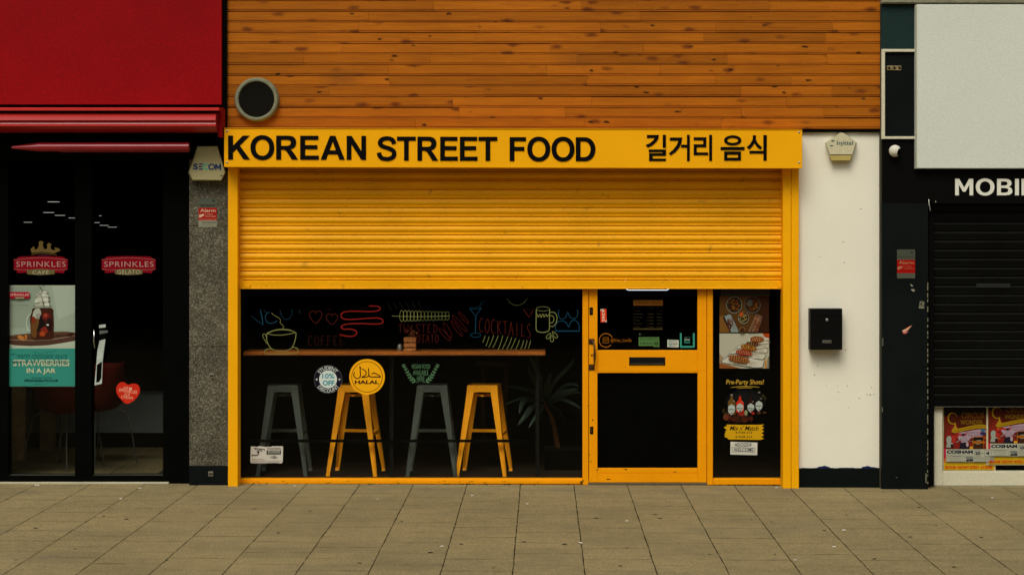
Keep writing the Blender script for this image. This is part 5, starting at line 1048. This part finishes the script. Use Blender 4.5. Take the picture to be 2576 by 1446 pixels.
# left window stickers and poster
YL = .2085; YLI = .2085
def badge(word2, rg, X0, label):
    a = sticker(rg, 'shop_badge', label, 'sticker', Y=YL, grp='red badges on the dessert shop glass'); RR = C(118, 6, 24); CR = C(140, 96, 78)
    o = X0-102; f = lambda l: [(x+o, y) for x, y in l]
    a.poly(f([(128, 1262), (150, 1254), (300, 1250), (455, 1254), (478, 1262), (480, 1270), (502, 1274), (502, 1350), (480, 1356), (476, 1376), (404, 1372), (300, 1384), (200, 1372), (128, 1376), (124, 1356), (102, 1350), (102, 1274), (126, 1270)]), RR)
    a.line(f([(104, 1278), (200, 1268), (300, 1263), (400, 1268), (500, 1278)]), 2.5, CR); a.line(f([(104, 1348), (180, 1352), (210, 1350)]), 2.5, CR); a.line(f([(400, 1350), (440, 1352), (500, 1348)]), 2.5, CR)
    a.text('SPRINKLES', 120+o, 1290, 488+o, 1330, C(158, 124, 112), .0, space=1.1)
    a.poly(f([(200, 1352), (300, 1344), (405, 1352), (405, 1384), (300, 1392), (200, 1384)]), C(92, 84, 50)); a.text(word2, 240+o if len(word2) < 5 else 218+o, 1352, 362+o if len(word2) < 5 else 388+o, 1384, C(160, 156, 124), .0, space=1.1)
    return a
a = badge('CAFÉ', rA, 102, 'red dessert badge with gold crown reading CAFÉ'); CW = C(96, 78, 40)
a.poly([(235, 1228), (310, 1218), (400, 1230), (448, 1210), (436, 1192), (420, 1190), (404, 1184), (410, 1208), (380, 1200), (374, 1175), (384, 1162), (362, 1152), (346, 1165), (352, 1180), (345, 1200), (325, 1196), (316, 1162), (325, 1148), (302, 1136), (285, 1148), (290, 1162), (278, 1196), (258, 1204), (256, 1184), (246, 1178), (236, 1192), (225, 1194)], CW)
a.line([(232, 1240), (310, 1228), (420, 1242)], 4, CW); a.poly([(270, 1246), (290, 1236), (345, 1234), (385, 1250)], C(36, 12, 28)); stick(a)
a = badge('GELATO', rA, 754, 'red dessert badge reading GELATO on the right pane'); stick(a)
a = sticker(rB, 'heart_sticker', 'orange red heart sticker on the dessert shop glass', 'sticker', Y=YL); HR = C(182, 38, 18)
a.poly(cat([(822, 703), (800, 688), (770, 690), (748, 718), (748, 752), (770, 790), (812, 826), (860, 805), (893, 765), (898, 725), (880, 700), (850, 696)], True, 5), HR); PKK = C(228, 160, 130)
a.text('WE', 793, 716, 824, 733, PKK, .0, a=3); a.poly(cat([(838, 724), (832, 720), (829, 728), (838, 738), (847, 730), (847, 722)], True, 4), C(206, 170, 140)); a.text('SPRINKLES', 762, 734, 882, 755, PKK, a=8); a.text('ICE', 802, 758, 836, 774, PKK, a=5); a.text('CREAM', 778, 776, 854, 794, PKK, a=7); stick(a)
a = sticker(rT, 'dessert_poster', 'teal and pale dessert poster of a chocolate strawberry jar', 'poster', Y=YL, grp='posters')
a.rect(76, 38, 1014, 1398, C(186, 190, 168)); a.rect(80, 43, 1010, 885, C(138, 150, 132)); a.poly([(80, 43), (560, 43), (360, 640), (80, 700)], C(126, 138, 120)); a.poly([(700, 43), (1010, 43), (1010, 400), (780, 500)], C(148, 160, 142)); a.rect(80, 610, 1010, 885, C(134, 148, 130)); a.poly([(80, 820), (1010, 790), (1010, 885), (80, 885)], C(160, 170, 148))
a.poly([(80, 722), (200, 700), (420, 680), (700, 660), (900, 658), (1010, 672), (1010, 780), (860, 805), (640, 840), (400, 850), (200, 842), (80, 815)], C(86, 62, 46)); a.poly([(80, 815), (80, 765), (400, 780), (700, 768), (1010, 715), (1010, 780), (860, 808), (640, 842), (400, 852), (200, 842)], C(70, 48, 36)); a.poly([(100, 735), (400, 695), (900, 670), (1000, 690), (700, 742), (400, 765), (180, 760)], C(76, 50, 32)); a.line([(90, 765), (400, 778), (700, 765), (1005, 712)], 6, C(140, 122, 100))
a.poly(cat([(240, 712), (275, 708), (330, 730), (335, 705), (362, 712), (350, 768), (280, 768), (242, 745)], True, 4), C(164, 106, 48)); a.oval(330, 740, 12, 26, C(130, 66, 22)); a.poly([(880, 722), (930, 680), (985, 668), (1005, 700), (960, 722)], C(50, 22, 14))
for k in range(9): a.line([(720+k*22, 735-k*3), (770+k*20, 705)], 4, C(44, 34, 30), smooth=False)
a.line([(410, 420), (372, 470), (358, 560), (380, 640), (408, 640)], 12, C(170, 186, 168)); a.poly(cat([(455, 345), (690, 345), (715, 420), (722, 560), (718, 700), (700, 752), (600, 765), (470, 768), (425, 740), (412, 640), (405, 470), (430, 400)], True, 5), C(54, 26, 14)); a.poly(cat([(440, 420), (500, 360), (560, 400), (540, 560), (500, 650), (480, 740), (430, 720), (418, 600)], True, 5), C(92, 60, 26)); a.poly(cat([(460, 370), (530, 350), (550, 430), (500, 480), (440, 470)], True, 5), C(150, 156, 138)); a.oval(450, 500, 26, 45, C(110, 36, 16)); a.oval(515, 450, 32, 40, C(130, 128, 116)); a.poly(cat([(560, 430), (600, 560), (540, 620), (490, 660), (520, 560), (530, 480)], True, 5), C(20, 14, 12))
a.oval(620, 455, 56, 52, C(92, 26, 18)); a.oval(612, 440, 26, 26, C(134, 54, 34)); a.oval(600, 640, 52, 44, C(110, 34, 20)); a.oval(570, 690, 40, 34, C(144, 58, 22)); a.oval(660, 560, 40, 90, C(34, 14, 16)); a.oval(642, 568, 18, 12, C(176, 184, 168)); a.poly([(448, 290), (680, 285), (684, 340), (455, 345)], C(120, 126, 108)); a.rect(452, 308, 682, 318, C(84, 80, 62))
for (x, y, r_) in ((500, 300, 34), (560, 295, 38), (630, 295, 36), (510, 240, 40), (570, 230, 44), (625, 235, 42), (520, 180, 36), (590, 170, 40), (560, 130, 32), (610, 130, 28), (640, 180, 26), (488, 260, 22)): a.oval(x, y, r_, r_*.82, random.choice((C(172, 178, 158), C(156, 160, 140), C(182, 186, 168)))); a.line([(x-r_*.6, y+r_*.3), (x, y+r_*.55), (x+r_*.6, y+r_*.25)], 5, C(96, 92, 76))
a.line([(515, 40), (545, 80), (560, 125), (575, 95), (545, 75), (560, 55), (605, 36)], 5, C(44, 42, 34)); a.line([(590, 100), (640, 130), (655, 200), (650, 260)], 5, C(60, 52, 40)); a.line([(485, 190), (530, 160), (560, 190), (590, 320)], 6, C(50, 36, 26))
a.poly([(128, 126), (386, 126), (386, 138), (401, 140), (401, 196), (386, 198), (386, 212), (330, 214), (140, 214), (138, 198), (126, 196), (126, 140)], C(146, 10, 36)); a.text('SPRINKLES', 138, 148, 388, 180, C(196, 170, 150), .0); a.oval(264, 207, 72, 16, C(84, 76, 46)); a.text('GELATO', 205, 197, 322, 216, C(186, 180, 150), .01); a.text('GELATO EXTRAORDINAIRE', 140, 293, 380, 306, C(92, 90, 72))
a.rect(80, 885, 1010, 1394, C(46, 126, 110)); a.text('warm chocolate sauce', 236, 940, 905, 1020, C(14, 76, 72), .004, shear=.35); a.line([(150, 965), (175, 955), (165, 975), (200, 960), (235, 985)], 5, C(14, 76, 72)); a.line([(440, 920), (500, 940), (560, 960), (600, 925), (680, 935), (760, 912)], 4, C(14, 76, 72))
a.text('STRAWBERRIES', 175, 1036, 935, 1122, C(168, 176, 142), .028); a.text('MADE WITH REAL ITALIAN ESPRESSO', 172, 1052, 912, 1086, C(16, 56, 54), .012); a.text('IN A JAR', 358, 1150, 750, 1235, C(168, 176, 142), .028); a.text('SIGN UP FOR ALL THE LATEST', 424, 1272, 690, 1286, C(12, 54, 52), .01); a.text('SPRINKLESGELATO.CO.UK', 328, 1300, 782, 1332, C(8, 36, 38), .02); a.text('gelatoandmore.co.uk', 460, 1358, 640, 1370, C(20, 84, 78)); stick(a)

# alarm box with blue lettering on the pillar
s2 = thing('alarm_box', 'cream alarm box with tapering sides above the granite pillar', 'alarm box', (P(521, 0, .05).x, .06, P(0, 455, .05).z))
m = MB(); Yb2 = -.045; fr_ = [(1470, 440), (1612, 438), (1668, 630), (1640, 686), (1430, 684), (1402, 630)]; bk_ = [(1462, 434), (1620, 434), (1678, 634), (1646, 694), (1424, 694), (1394, 634)]
SEC = rich('dull cream plastic', alb((150, 144, 104)), .55, .2, n1=(3, .08), n2=(260, .08)); frustum(m, wz(fr_, rA, Yb2), wz(bk_, rA, .058), Yb2, .058, SEC); m.build('cover', s2)
a = Art(Yb2-.0008, rA); S1 = C(28, 52, 92); S2 = C(70, 160, 128)
a.text('S', 1432, 565, 1468, 611, S1, .04); a.poly([(1472, 565), (1508, 565), (1508, 574), (1480, 574)], S1); a.rect(1472, 583, 1500, 593, S1); a.poly([(1474, 602), (1506, 602), (1502, 611), (1474, 611)], S1); a.text('C', 1504, 565, 1546, 611, S2, .035); a.ring(1570, 589, 25, 23, 9, S1); a.poly([(1596, 612), (1596, 568), (1606, 568), (1618, 590), (1630, 566), (1639, 566), (1639, 614), (1629, 614), (1629, 590), (1618, 606), (1606, 590), (1606, 612)], S1)
a.line([(1632, 655), (1640, 652), (1656, 653)], 3, C(40, 34, 20)); a.line([(1638, 654), (1640, 664)], 3, C(40, 34, 20), smooth=False); a.oval(1404, 636, 2.5, 4, C(40, 34, 20)); a.oval(1668, 636, 2.5, 4, C(40, 34, 20)); a.build('lettering', s2)
def alarm_notice(rg, x0, y0, x1, y1, f1, f2, cols, name, label, Y, full=True):
    g1, rd, wt, tx = cols; H = y1-y0; a = sticker(rg, name, label, 'notice', Y=Y, grp='alarm notices'); ya = y0+H*f1; yb_ = y0+H*f2
    a.rect(x0, y0, x1, y1, g1); a.rect(x0, ya, x1, yb_, rd); a.rect(x0, yb_, x1, y1, wt); W_ = x1-x0
    a.text('verisure', x0+.06*W_, y0+.20*H, x1-.08*W_, y0+.30*H, C(40, 40, 34) if full else C(58, 58, 48), .02); a.oval(x1-.18*W_, y0+.10*H, .08*W_, .03*H, C(44, 44, 40), a=25)
    a.text('Alarm', x0+.09*W_, ya+.04*H, x1-.06*W_, ya+.15*H, tx, .02); a.poly([(x0+.03*W_, ya+.24*H), (x0+.28*W_, ya+.21*H), (x0+.32*W_, ya+.27*H), (x0+.1*W_, ya+.34*H), (x0+.02*W_, ya+.33*H)], tx)
    a.text('Images', x0+.36*W_, ya+.20*H, x1-.2*W_, ya+.25*H, tx); a.text('recorded', x0+.36*W_, ya+.27*H, x1-.08*W_, ya+.32*H, tx)
    if full: a.text('24 HOUR RESPONSE', x0+.05*W_, yb_-.05*H, x1-.05*W_, yb_-.02*H, tx); a.text('0333 200 9000', x0+.2*W_, yb_+.04*H, x1-.05*W_, yb_+.10*H, C(70, 66, 54)); a.text('www.verisure.co.uk', x0+.16*W_, yb_+.13*H, x1-.15*W_, yb_+.16*H, C(80, 76, 62))
    stick(a)
alarm_notice(rN, 200, 664, 355, 910, .335, .775, (C(78, 84, 72), C(150, 26, 20), C(128, 130, 108), C(196, 160, 130)), 'alarm_notice', 'grey and red alarm notice on the speckled granite pillar', .058)
m = MB(); x0, y0 = rN(371, 864); x1, y1 = rN(428, 911); m.pbox(x0, y0, x1, y1, .056, .004, C(96, 92, 70)); m.pbox(x0+1.5, y0+1.5, x1-1.5, y1-1.5, .0545, .0014, C(72, 70, 54)); m.build('small_plaque', None, 'tiny grey square plaque beside the alarm notice on granite', 'plaque')

# ------------------------------------------------------------------ phone shop on the right
ps = thing('phone_shop', 'dark fronted phone shop with blank white sign and closed black shutter', 'shop', (P(2400, 0, .2).x, .2, 0))
XR = 6.5
A = P(2218.5, 0, -.02)
m = MB(); m.box(A.x, XR, -.02, .3, P(0, 352, -.02).z, P(0, 124, -.02).z, NAVY); m.build('side_panel', ps)
m = MB(); m.box(A.x-.004, XR, -.022, .3, P(0, 124, -.02).z+.001, P(0, 9, -.02).z, TEAL); m.build('upper_panel', ps)
m = MB(); q = [(A.x-.01, -.06), (XR, -.06)]; m.bevbox(A.x-.008, XR, -.07, .4, P(0, 9, -.07).z, 5.0, CONC, .008); m.build('concrete_ledge', ps)
m = MB(); yb_ = -.045
for (x0, y0, x1, y1) in ((2218, 124, 2305, 131), (2218, 343.5, 2305, 350), (2218, 131.2, 2226.5, 343.3)): m.pbev(x0, y0, x1, y1, yb_, .024, WFR, .002)
m.build('white_trim', ps)
m = MB(); BK2 = rich('black gloss board', (.0022, .0022, .0018), .4, .25); m.box(A.x, XR, -.018, .3, P(0, 512, -.018).z, P(0, 352, -.018).z-.001, BK2); m.build('lower_fascia', ps)
word('MOBILE', 2403, 2645, 450, 491.5, -.026, .0075, C(206, 206, 190), ps, gap=.14, name='letter')
sg = thing('blank_sign', 'large blank white sign panel over the phone shop', 'sign', (P(2440, 0, -.1).x, -.02, P(0, 424, -.1).z))
A2 = P(2304, 12, -.085); B2_ = P(2576, 424, -.085); m = MB(); m.bevbox(A2.x, XR, -.085, -.0235, B2_.z, A2.z, PANEL, .004); m.build('panel', sg)
MB().pbox(2304.2, 12, 2306.5, 424, -.088, .0025, C(150, 152, 128)).build('edge_trim', sg)
# bracket
x0, y0 = rK(116, 448); x1, y1 = rK(214, 480); m = MB(); RB = rich('rusty cream bracket', alb((120, 108, 76)), .7, .2, n1=(40, .3), n2=(100, .2)); m.pbev(x0, y0, x1, y1, -.028, .0075, RB, .002)
for zx in (130, 166, 202): q = P(*rK(zx, 464), -.028); m.revolve(q, (0, -1, 0), [(0, .010), (.003, .009), (.004, 0)], C(46, 30, 14), 14)
m.build('fixing_plate', None, 'small rusty fixing plate with three bolts on the dark panel', 'bracket')
# dome camera
q = P(*rK(170, 1028), -.06); cmr = thing('security_camera', 'white ball shaped security camera under the white trim', 'camera', (q.x, -.018, q.z)); r_ = 15/S0
m = MB(); m.revolve(q+Vector((0, .042, 0)), (0, -1, 0), [(0, r_*.8), (.012, r_*.8), (.014, r_*.6)], ALBX, 24); m.build('base', cmr)
m = MB(); m.revolve(q, Vector((.75, -.55, -.25)), [(-r_*math.cos(R(k)), r_*math.sin(R(k))) for k in range(0, 141, 10)], C(196, 194, 176), 28); m.build('ball', cmr)
m = MB(); m.revolve(q, Vector((.75, -.55, -.25)), [(-r_*.985*math.cos(R(k)), r_*.985*math.sin(R(k))) for k in range(140, 181, 8)], BLK, 28); m.build('lens_cover', cmr)
# dark pillar
m = MB(); A = P(2218.5, 512, -.03); B = P(2335, 1230, -.03); m.bevbox(A.x, B.x, -.03, .3, gz(3)-.02, A.z-.0, NAVY, .003); m.build('dark_pillar', ps)
a = Art(-.0308); 
for k in range(34):
    y = 708+k*15.2+random.uniform(-4, 4); a.rect(2333.2-random.uniform(0, .6), y, 2334.8, y+random.uniform(3, 13), C(120, 116, 92))
for (x, y, rx, ry) in ((2333, 1145, 3, 1), (2330, 1202, 2, 12), (2220, 1030, 1.5, 6), (2221, 860, 1.2, 10), (2256, 1200, 2, 1)): a.rect(x-rx, y-ry, x+rx*.6, y+ry, C(100, 98, 80))
a.build('worn_edge', ps)
alarm_notice(rL, 196, 440, 357, 697, .36, .82, (C(66, 70, 58), C(140, 12, 8), C(74, 76, 64), C(150, 96, 66)), 'alarm_notice', 'faded grey and red alarm notice on the dark pillar', -.0315, False)
a = sticker(rL, 'sticker_remnant', 'torn white sticker scraps under the faded alarm notice', 'sticker', Y=-.0315); a.poly([(312, 748), (322, 748), (344, 768), (322, 768)], C(120, 122, 104)); a.poly([(316, 796), (338, 790), (358, 802), (344, 818), (330, 806)], C(130, 130, 110)); stick(a)
a = sticker(rL, 'sticker_remnant', 'striped scrap of a barcode label near the pillar edge', 'sticker', Y=-.0315)
for (y, x0, x1) in ((900, 398, 438), (910, 396, 440), (920, 395, 404), (931, 393, 414), (942, 391, 438), (950, 390, 440), (957, 390, 436)): a.poly([(x0, y), (x1, y+3), (x1, y+8), (x0, y+5)], C(130, 130, 108))
a.poly([(416, 926), (438, 922), (438, 934), (420, 934)], C(130, 130, 108)); stick(a)
a = sticker(rL, 'sticker_remnant', 'torn orange and white sticker scrap low on the dark pillar', 'sticker', Y=-.0315); a.poly([(330, 1114), (290, 1136), (240, 1162), (256, 1180), (290, 1160)], C(196, 150, 120)); a.poly([(330, 1114), (285, 1134), (270, 1150)], C(196, 90, 30)); a.poly([(242, 1184), (275, 1172), (300, 1170), (268, 1190)], C(186, 90, 90)); stick(a)
# black shutter
m = MB(); yS = .10; h_ = 36.0/1.59/sca(yS); zb2 = P(0, 1012, yS).z; zt2 = P(0, 505, yS).z; x0 = P(2337, 0, yS).x
SHB = rich('black shutter slats', (.0038, .0042, .0036), .45, .3, n1=(2.5, .35), n2=(160, .3)); k = 0
while zb2+k*h_ < zt2+.15:
    z_ = zb2+k*h_; k += 1; cs = [(.014, 0), (.014, .06), (.004, .10), (.003, .16), (.012, .22), (.009, .38), (.003, .62), (0, .80), (.002, .92), (.014, 1)]
    m.extrude_x([(yS+a_, z_+b_*h_) for a_, b_ in cs][::-1], x0, XR, SHB, closed=False)
sh2 = m.build('roller_shutter', ps)
m = MB(); A = P(2350, 1010, yS-.004); B = P(2350, 1023, yS-.004); m.bevbox(A.x-.03, XR, yS-.006, yS+.02, B.z, A.z, BK2, .002); m.box(A.x, XR, yS-.0075, yS-.006, B.z, B.z+.003, rich('dull grey metal strip', (.13, .14, .11), .5, .3)); m.build('bottom_rail', sh2)
m = MB(); A = P(2456, 713, yS-.004); B = P(2542, 724, yS-.004); m.pbev(2456, 713, 2542, 724, yS-.006, .01, rich('slightly lighter black', (.018, .019, .017), .5, .3), .002); m.build('slat_cover', sh2)
MB().pbox(2336, 505, 2349, 1222, .06, .10, BK2).build('shutter_guide', ps)
m = MB(); x, y = rL(488, 60); m.tube([P(x-3, y-22, -.01), P(x-2, y-6, -.03), P(x+1.5, y+10, -.03)], .004, ZINC, 8); m.build('hook', ps)
m = MB(); q = P(*rL(540, 16), -.02); m.revolve(q, (0, -1, 0), [(0, .006), (.004, .005), (.005, 0)], ZINC, 10); m.build('screw', ps)
# white window frame with posters
m = MB(); yW = .135
m.pbev(2350, 1000, 2371.5, 1221, yW, .08, WFR, .003); A = P(2371.5, 1185.5, yW); B = P(2576, 1221, yW); m.bevbox(A.x, XR, yW, yW+.08, B.z, A.z, WFR, .003); m.build('window_frame', ps)
m = MB(); A = P(2352, 1222.5, .11); m.bevbox(A.x, XR, .11, .30, gz(4)-.03, A.z, rich('pale step stone', alb((128, 118, 92)), .9, .1, n1=(6, .15), n2=(80, .2)), .003); m.build('step', ps)
A = P(2371, 1000, yW+.04); B = P(2576, 1187, yW+.04); MB().box(A.x, XR, yW+.05, yW+.056, B.z, A.z, GLASS).build('window_pane', ps)
MB().box(A.x-.2, XR, yW+.30, yW+.32, 0, 2.6, DARKIN).build('interior_wall', ps)
for (dx, dy, wend, lab, n_) in ((0, 0, 1118, 'left circus poster pasted lower in the white framed window', 0), (854, -108, 2100, 'right circus poster overlapping the left one', 1)):
    Y_ = yW+.049-n_*.008; a = sticker(rX, 'circus_poster', lab, 'poster', Y=Y_, grp='circus posters'); f = lambda l: [(x+dx, y+dy) for x, y in l]
    T = lambda s_, x0, y0, x1, y1, *r, **k: a.text(s_, x0+dx, y0+dy, x1+dx, y1+dy, *r, **k); top_ = 120 if n_ == 0 else 228
    a.rect(105+dx-(18 if n_ else 0), top_+dy, 1118+dx, 1358+dy, C(176, 170, 134)); a.rect(122+dx, top_+dy, 1096+dx, 1345+dy, C(96, 30, 14)); a.rect(122+dx, top_+dy, 1096+dx, 300+dy, C(30, 22, 12)); a.rect(122+dx, 1190+dy, 1096+dx, 1345+dy, C(184, 150, 24)); a.poly(f([(122, 880), (170, 900), (170, 1200), (122, 1200)]), C(180, 30, 66)); a.rect(122+dx, 1120+dy, 168+dx, 1200+dy, C(190, 100, 30))
    a.poly(f([(300, 440), (940, 430), (1096, 520), (1096, 930), (122, 930), (122, 700)]), C(112, 30, 20)); a.poly(cat(f([(380, 640), (560, 600), (800, 560), (920, 570), (900, 680), (660, 720), (560, 800), (420, 760)]), True, 4), C(150, 130, 140)); a.poly(cat(f([(350, 560), (420, 640), (560, 640), (520, 700), (380, 680), (330, 820), (240, 760)]), True, 4), C(150, 40, 30))
    for k in range(16): a.oval(random.uniform(180, 1050)+dx, random.uniform(640, 900)+dy, random.uniform(12, 40), random.uniform(10, 26), random.choice((C(150, 60, 20), C(120, 20, 14), C(170, 84, 24), C(90, 16, 20))), n=9)
    a.oval(875+dx, 575+dy, 42, 24, C(46, 92, 116)); a.oval(880+dx, 640+dy, 60, 30, C(40, 36, 70))
    a.poly(cat(f([(330, 250), (250, 240), (200, 300), (200, 400), (260, 460), (330, 470), (300, 540), (270, 600), (330, 632), (430, 610), (600, 570), (800, 540), (930, 545), (935, 480), (800, 470), (600, 500), (400, 545), (370, 520), (350, 440), (380, 320)]), True, 4), C(148, 116, 18)); a.oval(300+dx, 350+dy, 80, 95, C(70, 26, 12)); a.poly(f([(380, 300), (900, 260), (935, 300), (935, 455), (700, 470), (400, 520), (370, 440)]), C(66, 22, 10))
    a.line(f([(330, 600), (430, 580), (600, 535), (800, 505), (930, 515)]), 7, C(74, 50, 10)); T('CIRCUS', 460, 235, 900, 350, C(92, 62, 12), .03); T('WONDER', 440, 378, 880, 470, C(112, 84, 16), .02); T('Spectacular for the', 540, 600, 850, 640, C(120, 50, 60), shear=.2); T('big top', 590, 655, 820, 690, C(130, 60, 60), shear=.2)
    # performers and truck
    a.poly(cat(f([(180, 720), (210, 690), (255, 700), (268, 760), (260, 810), (300, 830), (290, 900), (170, 905), (185, 830), (172, 780)]), True, 4), C(132, 138, 124)); a.poly(f([(250, 850), (300, 840), (310, 905), (260, 910)]), C(40, 18, 24)); a.poly(cat(f([(470, 720), (500, 650), (530, 665), (540, 710), (570, 760), (560, 830), (470, 830), (455, 780)]), True, 4), C(140, 120, 128)); a.oval(500+dx, 665+dy, 28, 24, C(24, 22, 36)); a.poly(f([(440, 820), (560, 810), (610, 860), (615, 935), (420, 935)]), C(28, 22, 34)); a.oval(575+dx, 850+dy, 26, 48, C(150, 136, 136)); a.line(f([(460, 740), (400, 790), (360, 808)]), 16, C(130, 112, 110)); a.line(f([(550, 730), (600, 780), (680, 798)]), 9, C(120, 112, 112))
    a.poly(f([(690, 700), (880, 700), (896, 790), (890, 940), (680, 940), (676, 790)]), C(150, 84, 18)); a.poly(f([(692, 712), (878, 712), (884, 786), (690, 786)]), C(26, 18, 12)); a.poly(f([(720, 772), (860, 768), (800, 782)]), C(150, 150, 140)); a.rect(690+dx, 830+dy, 884+dx, 936+dy, C(52, 28, 16)); a.rect(740+dx, 836+dy, 820+dx, 846+dy, C(150, 140, 110)); a.rect(652+dx, 738+dy, 674+dx, 786+dy, C(34, 26, 20)); a.rect(620+dx, 890+dy, 680+dx, 940+dy, C(180, 130, 30))
    a.rect(165+dx, 943+dy, 1096+dx, 1188+dy, C(160, 160, 138)); NVY = C(20, 24, 44); T('COSHAM', 178, 960, 684, 1028, NVY, .06); a.frame(708+dx, 964+dy, 838+dx, 1080+dy, 4, NVY); T('25', 724, 992, 824, 1046, NVY, .05); T('THURSDAY', 722, 970, 822, 980, NVY); T('MAY', 752, 1054, 800, 1066, NVY, .02); T('to', 852, 1006, 886, 1034, NVY, shear=.3); a.frame(902+dx, 964+dy, 1032+dx, 1080+dy, 4, NVY); T('4', 930, 992, 1000, 1046, NVY, .05)
    T('King George V Playing Fields, Northarbour Road, PO6 3TJ', 182, 1042, 684, 1056, C(70, 72, 70)); a.frame(180+dx, 1072+dy, 526+dx, 1182+dy, 4, C(50, 54, 60)); T('PERFORMANCE TIMES', 262, 1068, 446, 1080, NVY)
    for k in range(5): T('Tuesday to Friday 7.00pm daily', 210+k*7, 1088+k*18, 500-k*7, 1098+k*18, C(80, 82, 80))
    a.rect(544+dx, 1076+dy, 690+dx, 1105+dy, C(110, 118, 110)); T('ALL SEATS', 548, 1112, 690, 1126, C(60, 64, 70), .02); T('£8', 546, 1132, 690, 1172, NVY, .06); T("EUROPE'S FAVOURITE CIRCUS", 712, 1094, 1080, 1108, NVY); a.frame(712+dx, 1122+dy, 1090+dx, 1186+dy, 4, C(50, 54, 60))
    for k in range(3): T('Wednesday and Saturday 3.00pm', 740, 1132+k*17, 1070, 1142+k*17, C(80, 82, 80))
    T('ADVANCE BOOKINGS AND SUMMER EVENTS', 160, 1230, 640, 1244, C(84, 80, 30)); T('ONLINE BOOKINGS NOW', 680, 1228, 1060, 1242, C(84, 80, 30)); T('BOOK NOW! 07531 612340', 150, 1262, 1060, 1316, C(176, 34, 10), .05); stick(a)

# ------------------------------------------------------------------ unseen terrace opposite, added to block low sky and darken the glass reflections
ob = thing('sky_blocking_terrace', 'long dark brick terrace, unseen, added behind the viewer to block low sky', 'building', (0, -27, 0))
BRK = rich('dark brick', (.07, .055, .04), .9, .1, n1=(2, .2), n2=(40, .3)); m = MB(); m.box(-13.9, 13.9, -30, -24, -.2, 9.5, BRK); m.build('wall', ob)
for i in range(9):
    x = -12.2+i*3.05; m = MB(); m.box(x-.7, x+.7, -24.04, -23.97, 5.3, 7.3, BLK); m.build('window', ob)
    m = MB(); m.box(x-1.1, x+1.1, -24.04, -23.97, .1, 2.7, BLK); m.build('shop_window', ob)
MB().box(-14, 14, -30.2, -23.8, 9.5, 9.8, CONC).build('parapet', ob)
